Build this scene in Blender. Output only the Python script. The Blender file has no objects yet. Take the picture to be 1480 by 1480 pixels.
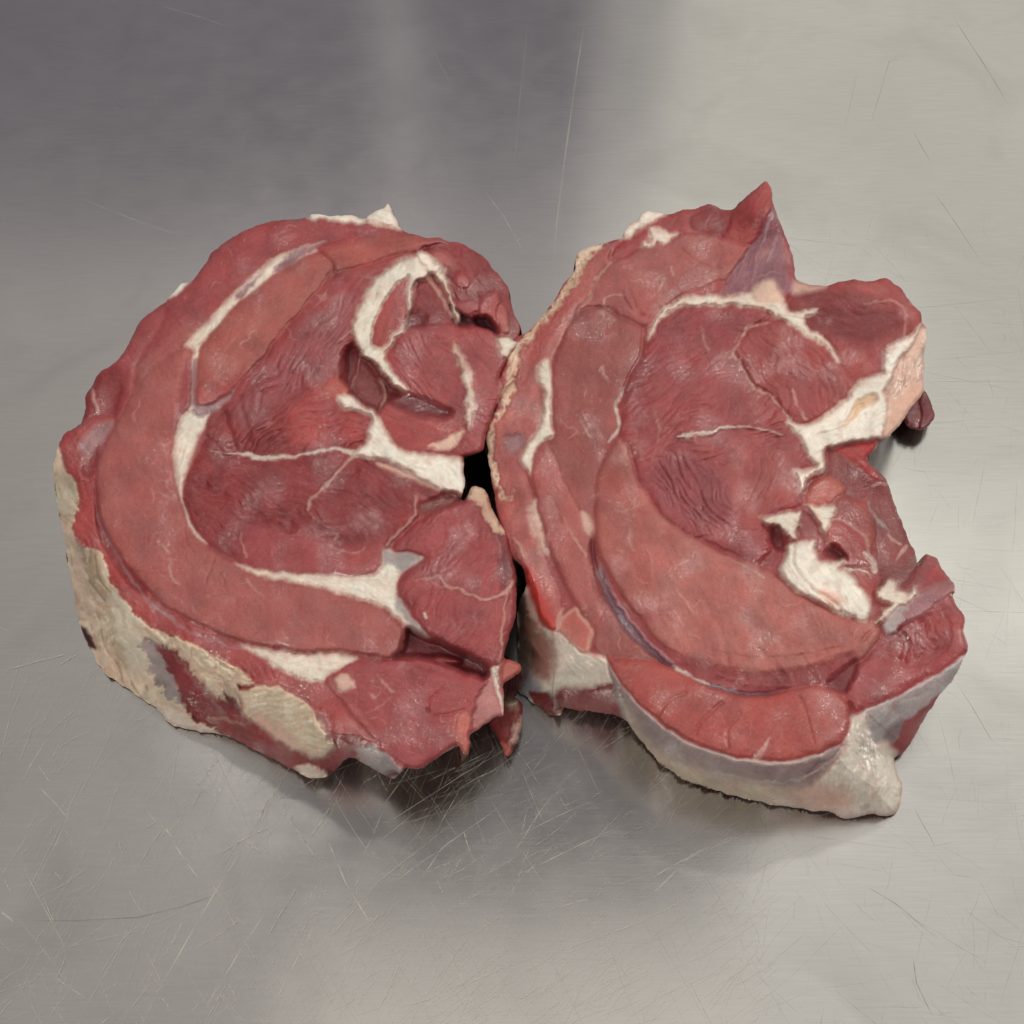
import bpy, math, random
import numpy as np
from mathutils import Vector, Matrix

# ------------------------------------------------------------------ camera, world, lamps, exposure
C = bpy.context.scene.collection
scene = bpy.context.scene
W = 1480.0                       # traced outlines are given in the photograph's pixels
FOV = math.radians(45.0)
ELEV = math.radians(58.0)
DIST = 0.44
LOOK = Vector((0.0, 0.0, 0.025))
cam_d = bpy.data.cameras.new("camera")
cam = bpy.data.objects.new("camera", cam_d)
C.objects.link(cam)
cam.location = LOOK + Vector((0, -math.cos(ELEV), math.sin(ELEV))) * DIST
cam.rotation_euler = (math.pi / 2 - ELEV, 0, 0)
cam_d.sensor_width = 36.0
cam_d.lens = 18.0 / math.tan(FOV / 2)
cam_d.clip_start = 0.01
cam_d.clip_end = 100.0
scene.camera = cam

world = bpy.data.worlds.new("World")
scene.world = world
world.use_nodes = True
bg = world.node_tree.nodes["Background"]
bg.inputs[0].default_value = (0.255, 0.232, 0.262, 1)
bg.inputs[1].default_value = 0.6


def area(name, loc, target, sx, sy, power, col, spin=0.0):
    d = bpy.data.lights.new(name, 'AREA')
    d.shape = 'RECTANGLE'
    d.size, d.size_y, d.energy, d.color = sx, sy, power, col
    o = bpy.data.objects.new(name, d)
    C.objects.link(o)
    o.location = loc
    q = (Vector(target) - Vector(loc)).to_track_quat('-Z', 'Y')
    o.rotation_euler = (q.to_matrix() @ Matrix.Rotation(spin, 3, 'Z')).to_euler()
    return o


area("ceiling_and_fill_lamp", (-1.13, 0.35, 1.8), (-1.13, 0.35, 0), 1.40, 3.1, 6.2, (1.0, 0.955, 0.84))
area("ceiling_and_fill_lamp", (0.00, -0.52, 1.8), (0.00, -0.52, 0), 0.80, 1.66, 4.2, (1.0, 0.955, 0.84))
area("ceiling_and_fill_lamp", (0.00, 1.55, 1.9), (0.0, 1.55, 0), 0.80, 1.1, 1.2, (1.0, 0.95, 0.85))  # dim panel added at the back to lighten the steel's dark middle
area("ceiling_and_fill_lamp", (1.20, 0.10, 1.8), (1.20, 0.10, 0), 1.6, 2.0, 8.8, (1.0, 0.97, 0.87))
area("wall_bounce_fill", (-0.85, 2.8, 1.9), (-0.85, 0.0, 1.9), 2.6, 2.4, 2.6, (0.92, 0.86, 1.0))  # added unseen panel imitating wall bounce, lifts the steel's upper left
area("window_and_fill_light", (1.36, 1.5, 1.75), (1.36, 0.0, 1.75), 2.2, 2.8, 16.0, (1.0, 0.98, 0.85))
area("window_and_fill_light", (0.20, 1.52, 1.75), (0.20, 0.0, 1.75), 0.12, 2.8, 0.34, (1.0, 0.98, 0.85))  # strip added beside the window to soften its reflected edge
area("window_and_fill_light", (-0.19, 1.5, 1.2), (-0.19, 0.0, 1.2), 0.06, 2.0, 0.11, (1.0, 0.99, 0.92))
area("window_and_fill_light", (1.75, 0.55, 1.15), (0.05, 0.0, 0), 0.55, 0.55, 11.0, (1.0, 0.97, 0.90))  # side key added to model the relief, clear of the steel's reflection
area("front_fill", (-0.90, -1.20, 1.45), (0.0, 0.0, 0), 1.0, 0.12, 13.0, (1.0, 0.95, 0.87))  # unseen fill added in front, brightens the rind and adds glints
area("glint_fill", (-0.42, 1.0, 1.8), (-0.1, 0.0, 0), 0.20, 0.07, 2.3, (1.0, 0.97, 0.90))  # small light added at the back for wet glints on the meat
area("glint_fill", (0.50, 1.0, 1.8), (0.1, 0.0, 0), 0.20, 0.07, 2.6, (1.0, 0.97, 0.90))  # its twin, added for glints on the right steak

scene.view_settings.view_transform = 'Standard'
scene.view_settings.look = 'None'
scene.view_settings.exposure = 0.06
scene.view_settings.gamma = 1.0

# ------------------------------------------------------------------ helpers
CP = np.array(cam.location)
FW = np.array((0, math.cos(ELEV), -math.sin(ELEV)))
RT = np.array((1.0, 0, 0))
UP = np.array((0, math.sin(ELEV), math.cos(ELEV)))
TF = math.tan(FOV / 2)


def at(px, py, z):
    """point of height z that the photograph shows at (px, py)"""
    px = np.asarray(px, float); py = np.asarray(py, float); z = np.asarray(z, float)
    u = (px - W / 2) / (W / 2) * TF
    v = (W / 2 - py) / (W / 2) * TF
    d = FW + u[..., None] * RT + v[..., None] * UP
    t = (z - CP[2]) / d[..., 2]
    return CP + d * t[..., None]


def lin(c):
    c = np.array(c, float) / 255.0
    return np.where(c <= 0.04045, c / 12.92, ((c + 0.055) / 1.055) ** 2.4)


_rng = np.random.RandomState(7)
_perm = _rng.permutation(1024)
_perm = np.concatenate([_perm, _perm])
_gang = _rng.rand(1024) * 2 * np.pi
_gx, _gy = np.cos(_gang), np.sin(_gang)


def perlin(x, y, seed=0):
    x = x + seed * 37.31; y = y - seed * 17.77
    xi = np.floor(x).astype(np.int64); yi = np.floor(y).astype(np.int64)
    xf = x - xi; yf = y - yi
    u = xf ** 3 * (xf * (xf * 6 - 15) + 10); v = yf ** 3 * (yf * (yf * 6 - 15) + 10)

    def g(ix, iy, dx, dy):
        h = _perm[(_perm[ix & 1023] + iy) & 1023]
        return _gx[h] * dx + _gy[h] * dy
    a = g(xi, yi, xf, yf); b = g(xi + 1, yi, xf - 1, yf)
    c = g(xi, yi + 1, xf, yf - 1); d = g(xi + 1, yi + 1, xf - 1, yf - 1)
    return ((a + u * (b - a)) * (1 - v) + (c + u * (d - c)) * v) * 1.5


def fbm(x, y, seed=0, o=4, gain=0.5):
    s = 0; a = 1.0; f = 1.0
    for k in range(o):
        s = s + a * perlin(x * f, y * f, seed + k * 3)
        a *= gain; f *= 2.03
    return s


def sstep(a, b, x):
    t = np.clip((x - a) / (b - a), 0, 1)
    return t * t * (3 - 2 * t)


def smooth(pts, closed=True, n=4):
    """Catmull-Rom through the traced points"""
    P = np.array(pts, float); N = len(P)
    if N < 3:
        return P
    out = []
    rng = range(N) if closed else range(N - 1)
    for i in rng:
        if closed:
            p0, p1, p2, p3 = P[(i - 1) % N], P[i], P[(i + 1) % N], P[(i + 2) % N]
        else:
            p0, p1, p2, p3 = P[max(i - 1, 0)], P[i], P[i + 1], P[min(i + 2, N - 1)]
        k = n if np.hypot(*(p2[:2] - p1[:2])) > 6 else 1
        for t in np.arange(k) / k:
            out.append(0.5 * ((2 * p1) + (-p0 + p2) * t + (2 * p0 - 5 * p1 + 4 * p2 - p3) * t * t
                              + (-p0 + 3 * p1 - 3 * p2 + p3) * t ** 3))
    if not closed:
        out.append(P[-1])
    return np.array(out)


def seg_dist(X, Y, A, B, vals=None):
    """distance to the nearest of the segments; optionally a value interpolated along it"""
    best = np.full(X.shape, 1e18); val = np.zeros(X.shape) if vals is not None else None
    for k in range(len(A)):
        ax, ay = A[k][0], A[k][1]; dx, dy = B[k][0] - ax, B[k][1] - ay
        L2 = dx * dx + dy * dy + 1e-9
        t = np.clip(((X - ax) * dx + (Y - ay) * dy) / L2, 0, 1)
        d2 = (X - ax - t * dx) ** 2 + (Y - ay - t * dy) ** 2
        if vals is not None:
            m = d2 < best
            val = np.where(m, vals[k] + t * (vals[k + 1] - vals[k]), val)
        best = np.minimum(best, d2)
    return (np.sqrt(best), val) if vals is not None else np.sqrt(best)


def poly_sdf(X, Y, P):
    """signed distance, negative inside"""
    A = P; B = np.roll(P, -1, axis=0)
    d = seg_dist(X, Y, A, B)
    ins = np.zeros(X.shape, bool)
    for k in range(len(A)):
        (x1, y1), (x2, y2) = A[k][:2], B[k][:2]
        if y1 == y2:
            continue
        c = (y1 > Y) != (y2 > Y)
        ins ^= c & (X < (x2 - x1) * (Y - y1) / (y2 - y1) + x1)
    return np.where(ins, -d, d)


# ------------------------------------------------------------------ materials
def nodes_of(m):
    m.use_nodes = True
    nt = m.node_tree
    return nt, nt.nodes, nt.links, nt.nodes["Principled BSDF"]


def mk_flesh(name, sss, grain, bump, glint):
    m = bpy.data.materials.new(name)
    nt, N, L, p = nodes_of(m)
    col = N.new("ShaderNodeAttribute"); col.attribute_name = "tint"
    sur = N.new("ShaderNodeAttribute"); sur.attribute_name = "surf"   # r = roughness, g = fine bump
    sep = N.new("ShaderNodeSeparateColor"); L.new(sur.outputs["Color"], sep.inputs[0])
    tc = N.new("ShaderNodeTexCoord")
    n1 = N.new("ShaderNodeTexNoise"); n1.inputs["Scale"].default_value = 1300; n1.inputs["Detail"].default_value = 3
    n2 = N.new("ShaderNodeTexNoise"); n2.inputs["Scale"].default_value = 420; n2.inputs["Detail"].default_value = 4
    L.new(tc.outputs["Object"], n1.inputs["Vector"]); L.new(tc.outputs["Object"], n2.inputs["Vector"])
    mr = N.new("ShaderNodeMapRange")
    mr.inputs["From Min"].default_value = 0.3; mr.inputs["From Max"].default_value = 0.7
    mr.inputs["To Min"].default_value = 1.0 - grain; mr.inputs["To Max"].default_value = 1.0 + grain
    L.new(n1.outputs["Fac"], mr.inputs["Value"])
    mul = N.new("ShaderNodeVectorMath"); mul.operation = 'SCALE'
    L.new(col.outputs["Color"], mul.inputs[0]); L.new(mr.outputs["Result"], mul.inputs["Scale"])
    L.new(mul.outputs[0], p.inputs["Base Color"])
    # roughness: attribute with small wet flecks
    wet = N.new("ShaderNodeMapRange")
    wet.inputs["From Min"].default_value = 0.42; wet.inputs["From Max"].default_value = 1.0
    wet.inputs["To Min"].default_value = 0.10; wet.inputs["To Max"].default_value = -0.14
    L.new(n2.outputs["Fac"], wet.inputs["Value"])
    ad = N.new("ShaderNodeMath"); ad.operation = 'ADD'; ad.use_clamp = True
    L.new(sep.outputs[0], ad.inputs[0]); L.new(wet.outputs["Result"], ad.inputs[1])
    L.new(ad.outputs[0], p.inputs["Roughness"])
    mix = N.new("ShaderNodeMath"); mix.operation = 'ADD'
    L.new(n1.outputs["Fac"], mix.inputs[0]); L.new(n2.outputs["Fac"], mix.inputs[1])
    bp = N.new("ShaderNodeBump"); bp.inputs["Distance"].default_value = 0.0006
    st = N.new("ShaderNodeMath"); st.operation = 'MULTIPLY'; st.inputs[1].default_value = bump
    L.new(sep.outputs[1], st.inputs[0]); L.new(st.outputs[0], bp.inputs["Strength"])
    L.new(mix.outputs[0], bp.inputs["Height"]); L.new(bp.outputs["Normal"], p.inputs["Normal"])
    # a film of moisture where the surface is wet (surf.b)
    n3 = N.new("ShaderNodeTexNoise"); n3.inputs["Scale"].default_value = 560; n3.inputs["Detail"].default_value = 2
    L.new(tc.outputs["Object"], n3.inputs["Vector"])
    b3 = N.new("ShaderNodeBump"); b3.inputs["Distance"].default_value = 0.0009; b3.inputs["Strength"].default_value = 0.6
    L.new(n3.outputs["Fac"], b3.inputs["Height"]); L.new(b3.outputs["Normal"], p.inputs["Coat Normal"])
    L.new(sep.outputs[2], p.inputs["Coat Weight"])
    p.inputs["Coat Roughness"].default_value = 0.17
    p.inputs["Coat IOR"].default_value = 1.55
    p.inputs["Subsurface Weight"].default_value = sss
    p.inputs["Subsurface Radius"].default_value = (1.0, 0.35, 0.25)
    p.inputs["Subsurface Scale"].default_value = 0.0011
    p.inputs["Specular IOR Level"].default_value = glint
    return m


MEAT = mk_flesh("raw_meat", 0.24, 0.08, 0.40, 0.36)
FAT = mk_flesh("fat_tissue", 0.40, 0.04, 0.25, 0.4)


def mk_underside():
    m = bpy.data.materials.new("underside_flesh")
    nt, N, L, p = nodes_of(m)
    tc = N.new("ShaderNodeTexCoord")
    n = N.new("ShaderNodeTexNoise"); n.inputs["Scale"].default_value = 70; n.inputs["Detail"].default_value = 6
    L.new(tc.outputs["Object"], n.inputs["Vector"])
    cr = N.new("ShaderNodeValToRGB")
    e = cr.color_ramp.elements
    e[0].position = 0.40; e[0].color = (*lin((92, 38, 42)), 1)  # ramp darkened: shade under the steaks and in their reflection is painted in
    e[1].position = 0.62; e[1].color = (*lin((150, 126, 108)), 1)
    L.new(n.outputs["Fac"], cr.inputs[0]); L.new(cr.outputs[0], p.inputs["Base Color"])
    p.inputs["Roughness"].default_value = 0.5
    bp = N.new("ShaderNodeBump"); bp.inputs["Distance"].default_value = 0.002; bp.inputs["Strength"].default_value = 0.6
    L.new(n.outputs["Fac"], bp.inputs["Height"]); L.new(bp.outputs["Normal"], p.inputs["Normal"])
    return m


UNDER = mk_underside()

# ------------------------------------------------------------------ the worktop
def put_mesh(name, V, F, mat, parent=None, cols=None, surf=None, nrm=None):
    me = bpy.data.meshes.new(name)
    me.vertices.add(len(V)); me.vertices.foreach_set("co", np.ascontiguousarray(V, np.float32).ravel())
    n = len(F); me.loops.add(n * 4); me.loops.foreach_set("vertex_index", np.ascontiguousarray(F, np.int32).ravel())
    me.polygons.add(n); me.polygons.foreach_set("loop_start", np.arange(0, n * 4, 4, dtype=np.int32))
    me.update(calc_edges=True)
    me.polygons.foreach_set("use_smooth", np.ones(n, bool))
    if cols is not None:
        for an, arr in (("tint", cols), ("surf", surf)):
            a = me.attributes.new(an, 'FLOAT_COLOR', 'POINT')
            a.data.foreach_set("color", np.concatenate([arr, np.ones((len(arr), 1))], 1).astype(np.float32).ravel())
    me.validate()
    if nrm is not None:
        me.normals_split_custom_set_from_vertices([tuple(v) for v in nrm])
    me.materials.append(mat)
    o = bpy.data.objects.new(name, me)
    C.objects.link(o)
    if parent:
        o.parent = parent
        o.matrix_parent_inverse = Matrix.Translation(parent.location).inverted()
    return o


def mk_steel():
    m = bpy.data.materials.new("brushed_steel")
    nt, N, L, p = nodes_of(m)
    tc = N.new("ShaderNodeTexCoord")
    p.inputs["Metallic"].default_value = 1.0

    def hair(ang, sx, sy, det=3.0):
        mp = N.new("ShaderNodeMapping"); mp.inputs["Rotation"].default_value = (0, 0, math.radians(ang))
        mp.inputs["Scale"].default_value = (sx, sy, 1)
        L.new(tc.outputs["Object"], mp.inputs["Vector"])
        n = N.new("ShaderNodeTexNoise"); n.inputs["Scale"].default_value = 1.0; n.inputs["Detail"].default_value = det
        L.new(mp.outputs[0], n.inputs["Vector"])
        return n.outputs["Fac"]
    brush = hair(2, 45, 2600)          # the mill finish runs across
    brush2 = hair(91, 70, 1500)
    big = N.new("ShaderNodeTexNoise"); big.inputs["Scale"].default_value = 7; big.inputs["Detail"].default_value = 5
    L.new(tc.outputs["Object"], big.inputs["Vector"])
    mid = N.new("ShaderNodeTexNoise"); mid.inputs["Scale"].default_value = 60; mid.inputs["Detail"].default_value = 4
    L.new(tc.outputs["Object"], mid.inputs["Vector"])

    def math_(op, a, b):
        n = N.new("ShaderNodeMath"); n.operation = op
        for i, v in enumerate((a, b)):
            if isinstance(v, (int, float)):
                n.inputs[i].default_value = v
            else:
                L.new(v, n.inputs[i])
        return n.outputs[0]
    s = math_('ADD', math_('MULTIPLY', brush, 0.6), math_('MULTIPLY', brush2, 0.4))
    cr = N.new("ShaderNodeMapRange"); cr.inputs["From Min"].default_value = 0.3; cr.inputs["From Max"].default_value = 0.7
    cr.inputs["To Min"].default_value = 0.94; cr.inputs["To Max"].default_value = 1.05
    L.new(s, cr.inputs["Value"])
    cb = N.new("ShaderNodeMapRange"); cb.inputs["From Min"].default_value = 0.3; cb.inputs["From Max"].default_value = 0.7
    cb.inputs["To Min"].default_value = 0.94; cb.inputs["To Max"].default_value = 1.06
    L.new(big.outputs["Fac"], cb.inputs["Value"])
    v = N.new("ShaderNodeVectorMath"); v.operation = 'SCALE'
    v.inputs[0].default_value = (0.44, 0.43, 0.415)
    sm = N.new("ShaderNodeTexNoise"); sm.inputs["Scale"].default_value = 16; sm.inputs["Detail"].default_value = 7; sm.inputs["Distortion"].default_value = 1.2
    L.new(tc.outputs["Object"], sm.inputs["Vector"])
    cs = N.new("ShaderNodeMapRange"); cs.inputs["From Min"].default_value = 0.52; cs.inputs["From Max"].default_value = 0.74
    cs.inputs["To Min"].default_value = 1.0; cs.inputs["To Max"].default_value = 0.90
    L.new(sm.outputs["Fac"], cs.inputs["Value"])
    L.new(math_('MULTIPLY', math_('MULTIPLY', cr.outputs[0], cb.outputs[0]), cs.outputs[0]), v.inputs["Scale"])
    L.new(v.outputs[0], p.inputs["Base Color"])
    L.new(math_('ADD', 0.12, math_('ADD', math_('MULTIPLY', s, 0.05), math_('MULTIPLY', mid.outputs["Fac"], 0.09))), p.inputs["Roughness"])
    p.inputs["Anisotropic"].default_value = 0.58
    tg = N.new("ShaderNodeCombineXYZ"); tg.inputs[1].default_value = 1.0
    L.new(tg.outputs[0], p.inputs["Tangent"])
    bp = N.new("ShaderNodeBump"); bp.inputs["Distance"].default_value = 0.00008; bp.inputs["Strength"].default_value = 0.10
    L.new(s, bp.inputs["Height"]); L.new(bp.outputs["Normal"], p.inputs["Normal"])
    return m


def mk_scratch(name, c, r):
    m = bpy.data.materials.new(name)
    nt, N, L, p = nodes_of(m)
    p.inputs["Base Color"].default_value = (*c, 1); p.inputs["Roughness"].default_value = r; p.inputs["Metallic"].default_value = 0.0
    a = N.new("ShaderNodeAttribute"); a.attribute_name = "worn"
    L.new(a.outputs["Fac"], p.inputs["Alpha"])
    return m


STEEL = mk_steel()
top = put_mesh("steel_worktop", np.array([(-1.2, -0.9, 0), (1.2, -0.9, 0), (1.2, 1.5, 0), (-1.2, 1.5, 0), (-1.2, -0.9, -0.04), (1.2, -0.9, -0.04), (1.2, 1.5, -0.04), (-1.2, 1.5, -0.04)]),
               np.array([(0, 1, 2, 3), (7, 6, 5, 4), (0, 4, 5, 1), (1, 5, 6, 2), (2, 6, 7, 3), (3, 7, 4, 0)]), STEEL)
for pl in top.data.polygons:
    pl.use_smooth = False
top['kind'] = 'structure'
top['label'] = 'scratched brushed stainless steel worktop under the two steaks'


def scratches(name, mat, lines, label):
    """knife marks: shallow strips of roughened metal, lying on the steel"""
    V, F, A = [], [], []
    zz = 0.00003
    for (pts, w, op) in lines:
        P = [np.array(at(x, y, 0.0))[:2] for x, y in pts]
        # resample and wander
        Q = []
        for i in range(len(P) - 1):
            for t in np.arange(8) / 8:
                Q.append(P[i] * (1 - t) + P[i + 1] * t)
        Q.append(P[-1])
        n = len(Q); zz += 0.0000002
        ph = random.random() * 9
        base = len(V)
        for i in range(n):
            d = Q[min(i + 1, n - 1)] - Q[max(i - 1, 0)]; d = d / (np.linalg.norm(d) + 1e-9)
            nr = np.array((-d[1], d[0])); f = i / (n - 1)
            ww = w * (0.55 + 0.45 * math.sin(f * math.pi)) * 0.5
            q = Q[i] + nr * 0.00012 * math.sin(ph + f * 7)
            V += [(*(q - nr * ww), zz), (*(q + nr * ww), zz)]
            o = op * min(1, f * 5, (1 - f) * 5) * (0.7 + 0.3 * math.sin(ph * 3 + f * 23))
            A += [o, o]
        F += [(base + 2 * i, base + 2 * i + 2, base + 2 * i + 3, base + 2 * i + 1) for i in range(n - 1)]
    o = put_mesh(name, np.array(V), np.array(F), mat, top)
    a = o.data.attributes.new("worn", 'FLOAT', 'POINT'); a.data.foreach_set("value", np.array(A, np.float32))
    o['kind'] = 'stuff'; o['label'] = label
    return o


random.seed(4)
LIGHT = mk_scratch("bright_scratch", (0.58, 0.55, 0.48), 0.6)
DARK = mk_scratch("dull_scratch", (0.17, 0.16, 0.16), 0.6)
px = 0.00025
sc = [([(230, 1180), (262, 1235), (298, 1286)], 1.6, .75), ([(362, 1208), (320, 1275), (270, 1360), (204, 1474)], 1.6, .8), ([(467, 1200), (500, 1275), (554, 1368)], 1.7, .8), ([(402, 1146), (430, 1200), (462, 1250)], 1.3, .6),
      ([(72, 1058), (28, 1135)], 1.2, .5), ([(50, 1130), (106, 1190)], 1.2, .45), ([(278, 1125), (300, 1148)], 1.5, .6), ([(464, 1318), (425, 1395), (386, 1470)], 1.3, .5), ([(402, 1290), (340, 1385), (290, 1470)], 1.2, .45),
      ([(640, 1357), (665, 1410), (690, 1470)], 1.4, .55), ([(848, 10), (834, 100), (818, 220), (805, 320), (795, 430)], 2.6, .20), ([(765, 10), (752, 140), (742, 260)], 1.4, .10), ([(220, 5), (290, 25), (340, 42)], 2.2, .12), ([(100, 280), (200, 320), (285, 350)], 1.8, .15),
      ([(1080, 700 + 500), (1000, 1235), (915, 1320)], 1.4, .5), ([(1095, 1196), (985, 1245), (930, 1275)], 1.5, .5), ([(800, 1145), (740, 1235)], 1.3, .45), ([(905, 1190), (740, 1268)], 1.3, .5), ([(860, 1155), (742, 1210)], 1.2, .4), ([(0, 905), (15, 915)], 1.2, .3),
      ([(0, 1315), (20, 1333)], 2.5, .5), ([(668, 1197), (682, 1237)], 1.6, .5), ([(600, 1175), (540, 1222)], 1.0, .4), ([(730, 1160), (640, 1225), (600, 1282)], 1.1, .5), ([(720, 1110), (660, 1140)], 1.0, .4), ([(480, 1150), (540, 1245)], 1.0, .4),
      ([(620, 390 - 330), (655, 130)], 1.2, .12), ([(695, 270), (730, 315), (765, 380)], 1.6, .22), ([(790, 230), (950, 215)], 1.4, .18), ([(700, 370), (745, 350), (770, 335)], 1.2, .25)]
for k in range(2300):        # knife marks crowd the near half of the bench
    x = random.uniform(-40, 1100); y = 1500 - random.random() ** 1.2 * 560
    if x > 700 and random.random() < 0.25:
        x = random.uniform(620, 900)
    a = random.choice([random.gauss(-58, 9), random.gauss(58, 8), random.gauss(-30, 10), random.gauss(-62, 5)]) if x < 600 else random.choice([random.gauss(-32, 9), random.gauss(-55, 9), random.gauss(62, 8), random.gauss(-26, 6)])
    l = random.expovariate(1 / 60) + 15
    dx, dy = math.cos(math.radians(a)) * l, math.sin(math.radians(a)) * l
    bend = random.gauss(0, 0.02) * l
    sc.append(([(x, y), (x + dx / 2 + bend, y + dy / 2 + bend), (x + dx, y + dy)], random.uniform(0.5, 1.1), random.uniform(.05, .20) + (random.random() < 0.12) * 0.22))
for k in range(160):
    x = random.uniform(0, 900); y = random.uniform(0, 480); a = random.uniform(0, 180); l = random.expovariate(1 / 40) + 10
    sc.append(([(x, y), (x + math.cos(a) * l, y + math.sin(a) * l)], random.uniform(0.6, 1.2), random.uniform(.02, .07)))
scratches("scratch", LIGHT, [(p_, w_ * px, min(o_ * 1.7, 0.75)) for p_, w_, o_ in sc], "pale knife scratches across the steel")
sd_ = [([(20, 1330), (110, 1330), (200, 1326), (260, 1312), (310, 1295), (345, 1275)], 1.6, .32), ([(1220, 190), (1240, 100)], 1.5, .1), ([(1255, 190), (1285, 89), (1300, 85)], 2, .15), ([(1375, 20), (1420, 90), (1460, 155)], 2.2, .3), ([(1320, 190), (1345, 235)], 2.5, .2),
       ([(760, 150), (850, 158), (950, 160)], 1.2, .2), ([(1250, 1280), (1300, 1310), (1360, 1360)], 1.2, .35), ([(1318, 1380), (1325, 1420), (1350, 1475)], 1.2, .4), ([(1320, 1165), (1352, 1225)], 1.0, .4), ([(165, 148), (180, 158)], 3, .25), ([(1120, 1110), (1140, 1170)], 1, .0), ([(1385, 990), (1440, 1080)], 1.2, .3), ([(1345, 270), (1420, 380)], 2, .2)]
for k in range(520):
    x = random.uniform(1060, 1500); y = random.uniform(300, 1480); a = random.choice([random.gauss(70, 18), random.gauss(45, 12), random.gauss(100, 14), random.gauss(5, 8)]); l = random.expovariate(1 / 55) + 12
    sd_.append(([(x, y), (x + math.cos(math.radians(a)) * l * .5 + random.gauss(0, 2), y + math.sin(math.radians(a)) * l * .5), (x + math.cos(math.radians(a)) * l, y + math.sin(math.radians(a)) * l)], random.uniform(0.5, 1.0), random.uniform(.04, .18)))
scratches("scratch", DARK, [(p_, w_ * px, o_) for p_, w_, o_ in sd_], "dull grey hairline scratches across the steel")

# ------------------------------------------------------------------ the steak builder
STEP = 1.5


def cells(x, y):
    """distance to the border between neighbouring cells (0 on the border)"""
    xi = np.floor(x).astype(np.int64); yi = np.floor(y).astype(np.int64)
    f1 = np.full(x.shape, 9.0); f2 = np.full(x.shape, 9.0)
    for dx in (-1, 0, 1):
        for dy in (-1, 0, 1):
            h = _perm[(_perm[(xi + dx) & 1023] + yi + dy) & 1023]
            d = (xi + dx + 0.5 + 0.42 * _gx[h] - x) ** 2 + (yi + dy + 0.5 + 0.42 * _gy[h] - y) ** 2
            f2 = np.where(d < f1, f1, np.minimum(f2, d)); f1 = np.minimum(f1, d)
    return np.sqrt(f2) - np.sqrt(f1)


PAL = {
    'meat': (149, 66, 68), 'ring': (158, 87, 83), 'deep': (130, 48, 50), 'dark': (112, 44, 48), 'tan': (160, 86, 79),
    'pink': (164, 88, 84), 'bright': (155, 66, 65), 'orange': (174, 92, 82), 'fat': (222, 213, 198), 'cream': (218, 200, 172),
    'white': (233, 226, 213), 'rind': (214, 194, 168), 'purple': (152, 112, 114), 'grey': (160, 144, 142), 'pale': (196, 156, 142),
    'mem': (168, 150, 146), 'brown': (178, 154, 128), 'blush': (212, 176, 158), 'black': (70, 28, 34),
}


def R(name, pts, col, h=0.0, b=1.2, r=14, s=3.2, wr=0.0, ang=0, rough=0.45, mott=1.0, vein=0.5, rag=0.0, fine=1.0, streak=0.5,
      mat=None, label=None, edge=None, ew=8, hs=None, sm=True):
    return dict(k='R', name=name, pts=pts, col=col, h=h, b=b, r=r, s=s, wr=wr, ang=ang, rough=rough, mott=mott, vein=vein, rag=rag,
                fine=fine, streak=streak, mat=mat, label=label, edge=edge, ew=ew, hs=hs, sm=sm)


def Ln(pts, w, col='fat', h=0.4, name=None, op=0.85, rag=0.5, rough=0.45, label=None):
    """a thin seam; w = half width, one number or one per point"""
    return dict(k='L', name=name, pts=pts, w=w, col=col, h=h, op=op, rag=rag, rough=rough, label=label)


def Gr(pts, w, dep):
    """a crease: half width, depth in mm"""
    return dict(k='G', pts=pts, w=w, dep=dep)


def ell(cx, cy, a, b, ang=0, n=12):
    t = np.arange(n) / n * 2 * np.pi; c, s_ = math.cos(math.radians(ang)), math.sin(math.radians(ang))
    return [(cx + a * np.cos(q) * c - b * np.sin(q) * s_, cy + a * np.cos(q) * s_ + b * np.sin(q) * c) for q in t]


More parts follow.
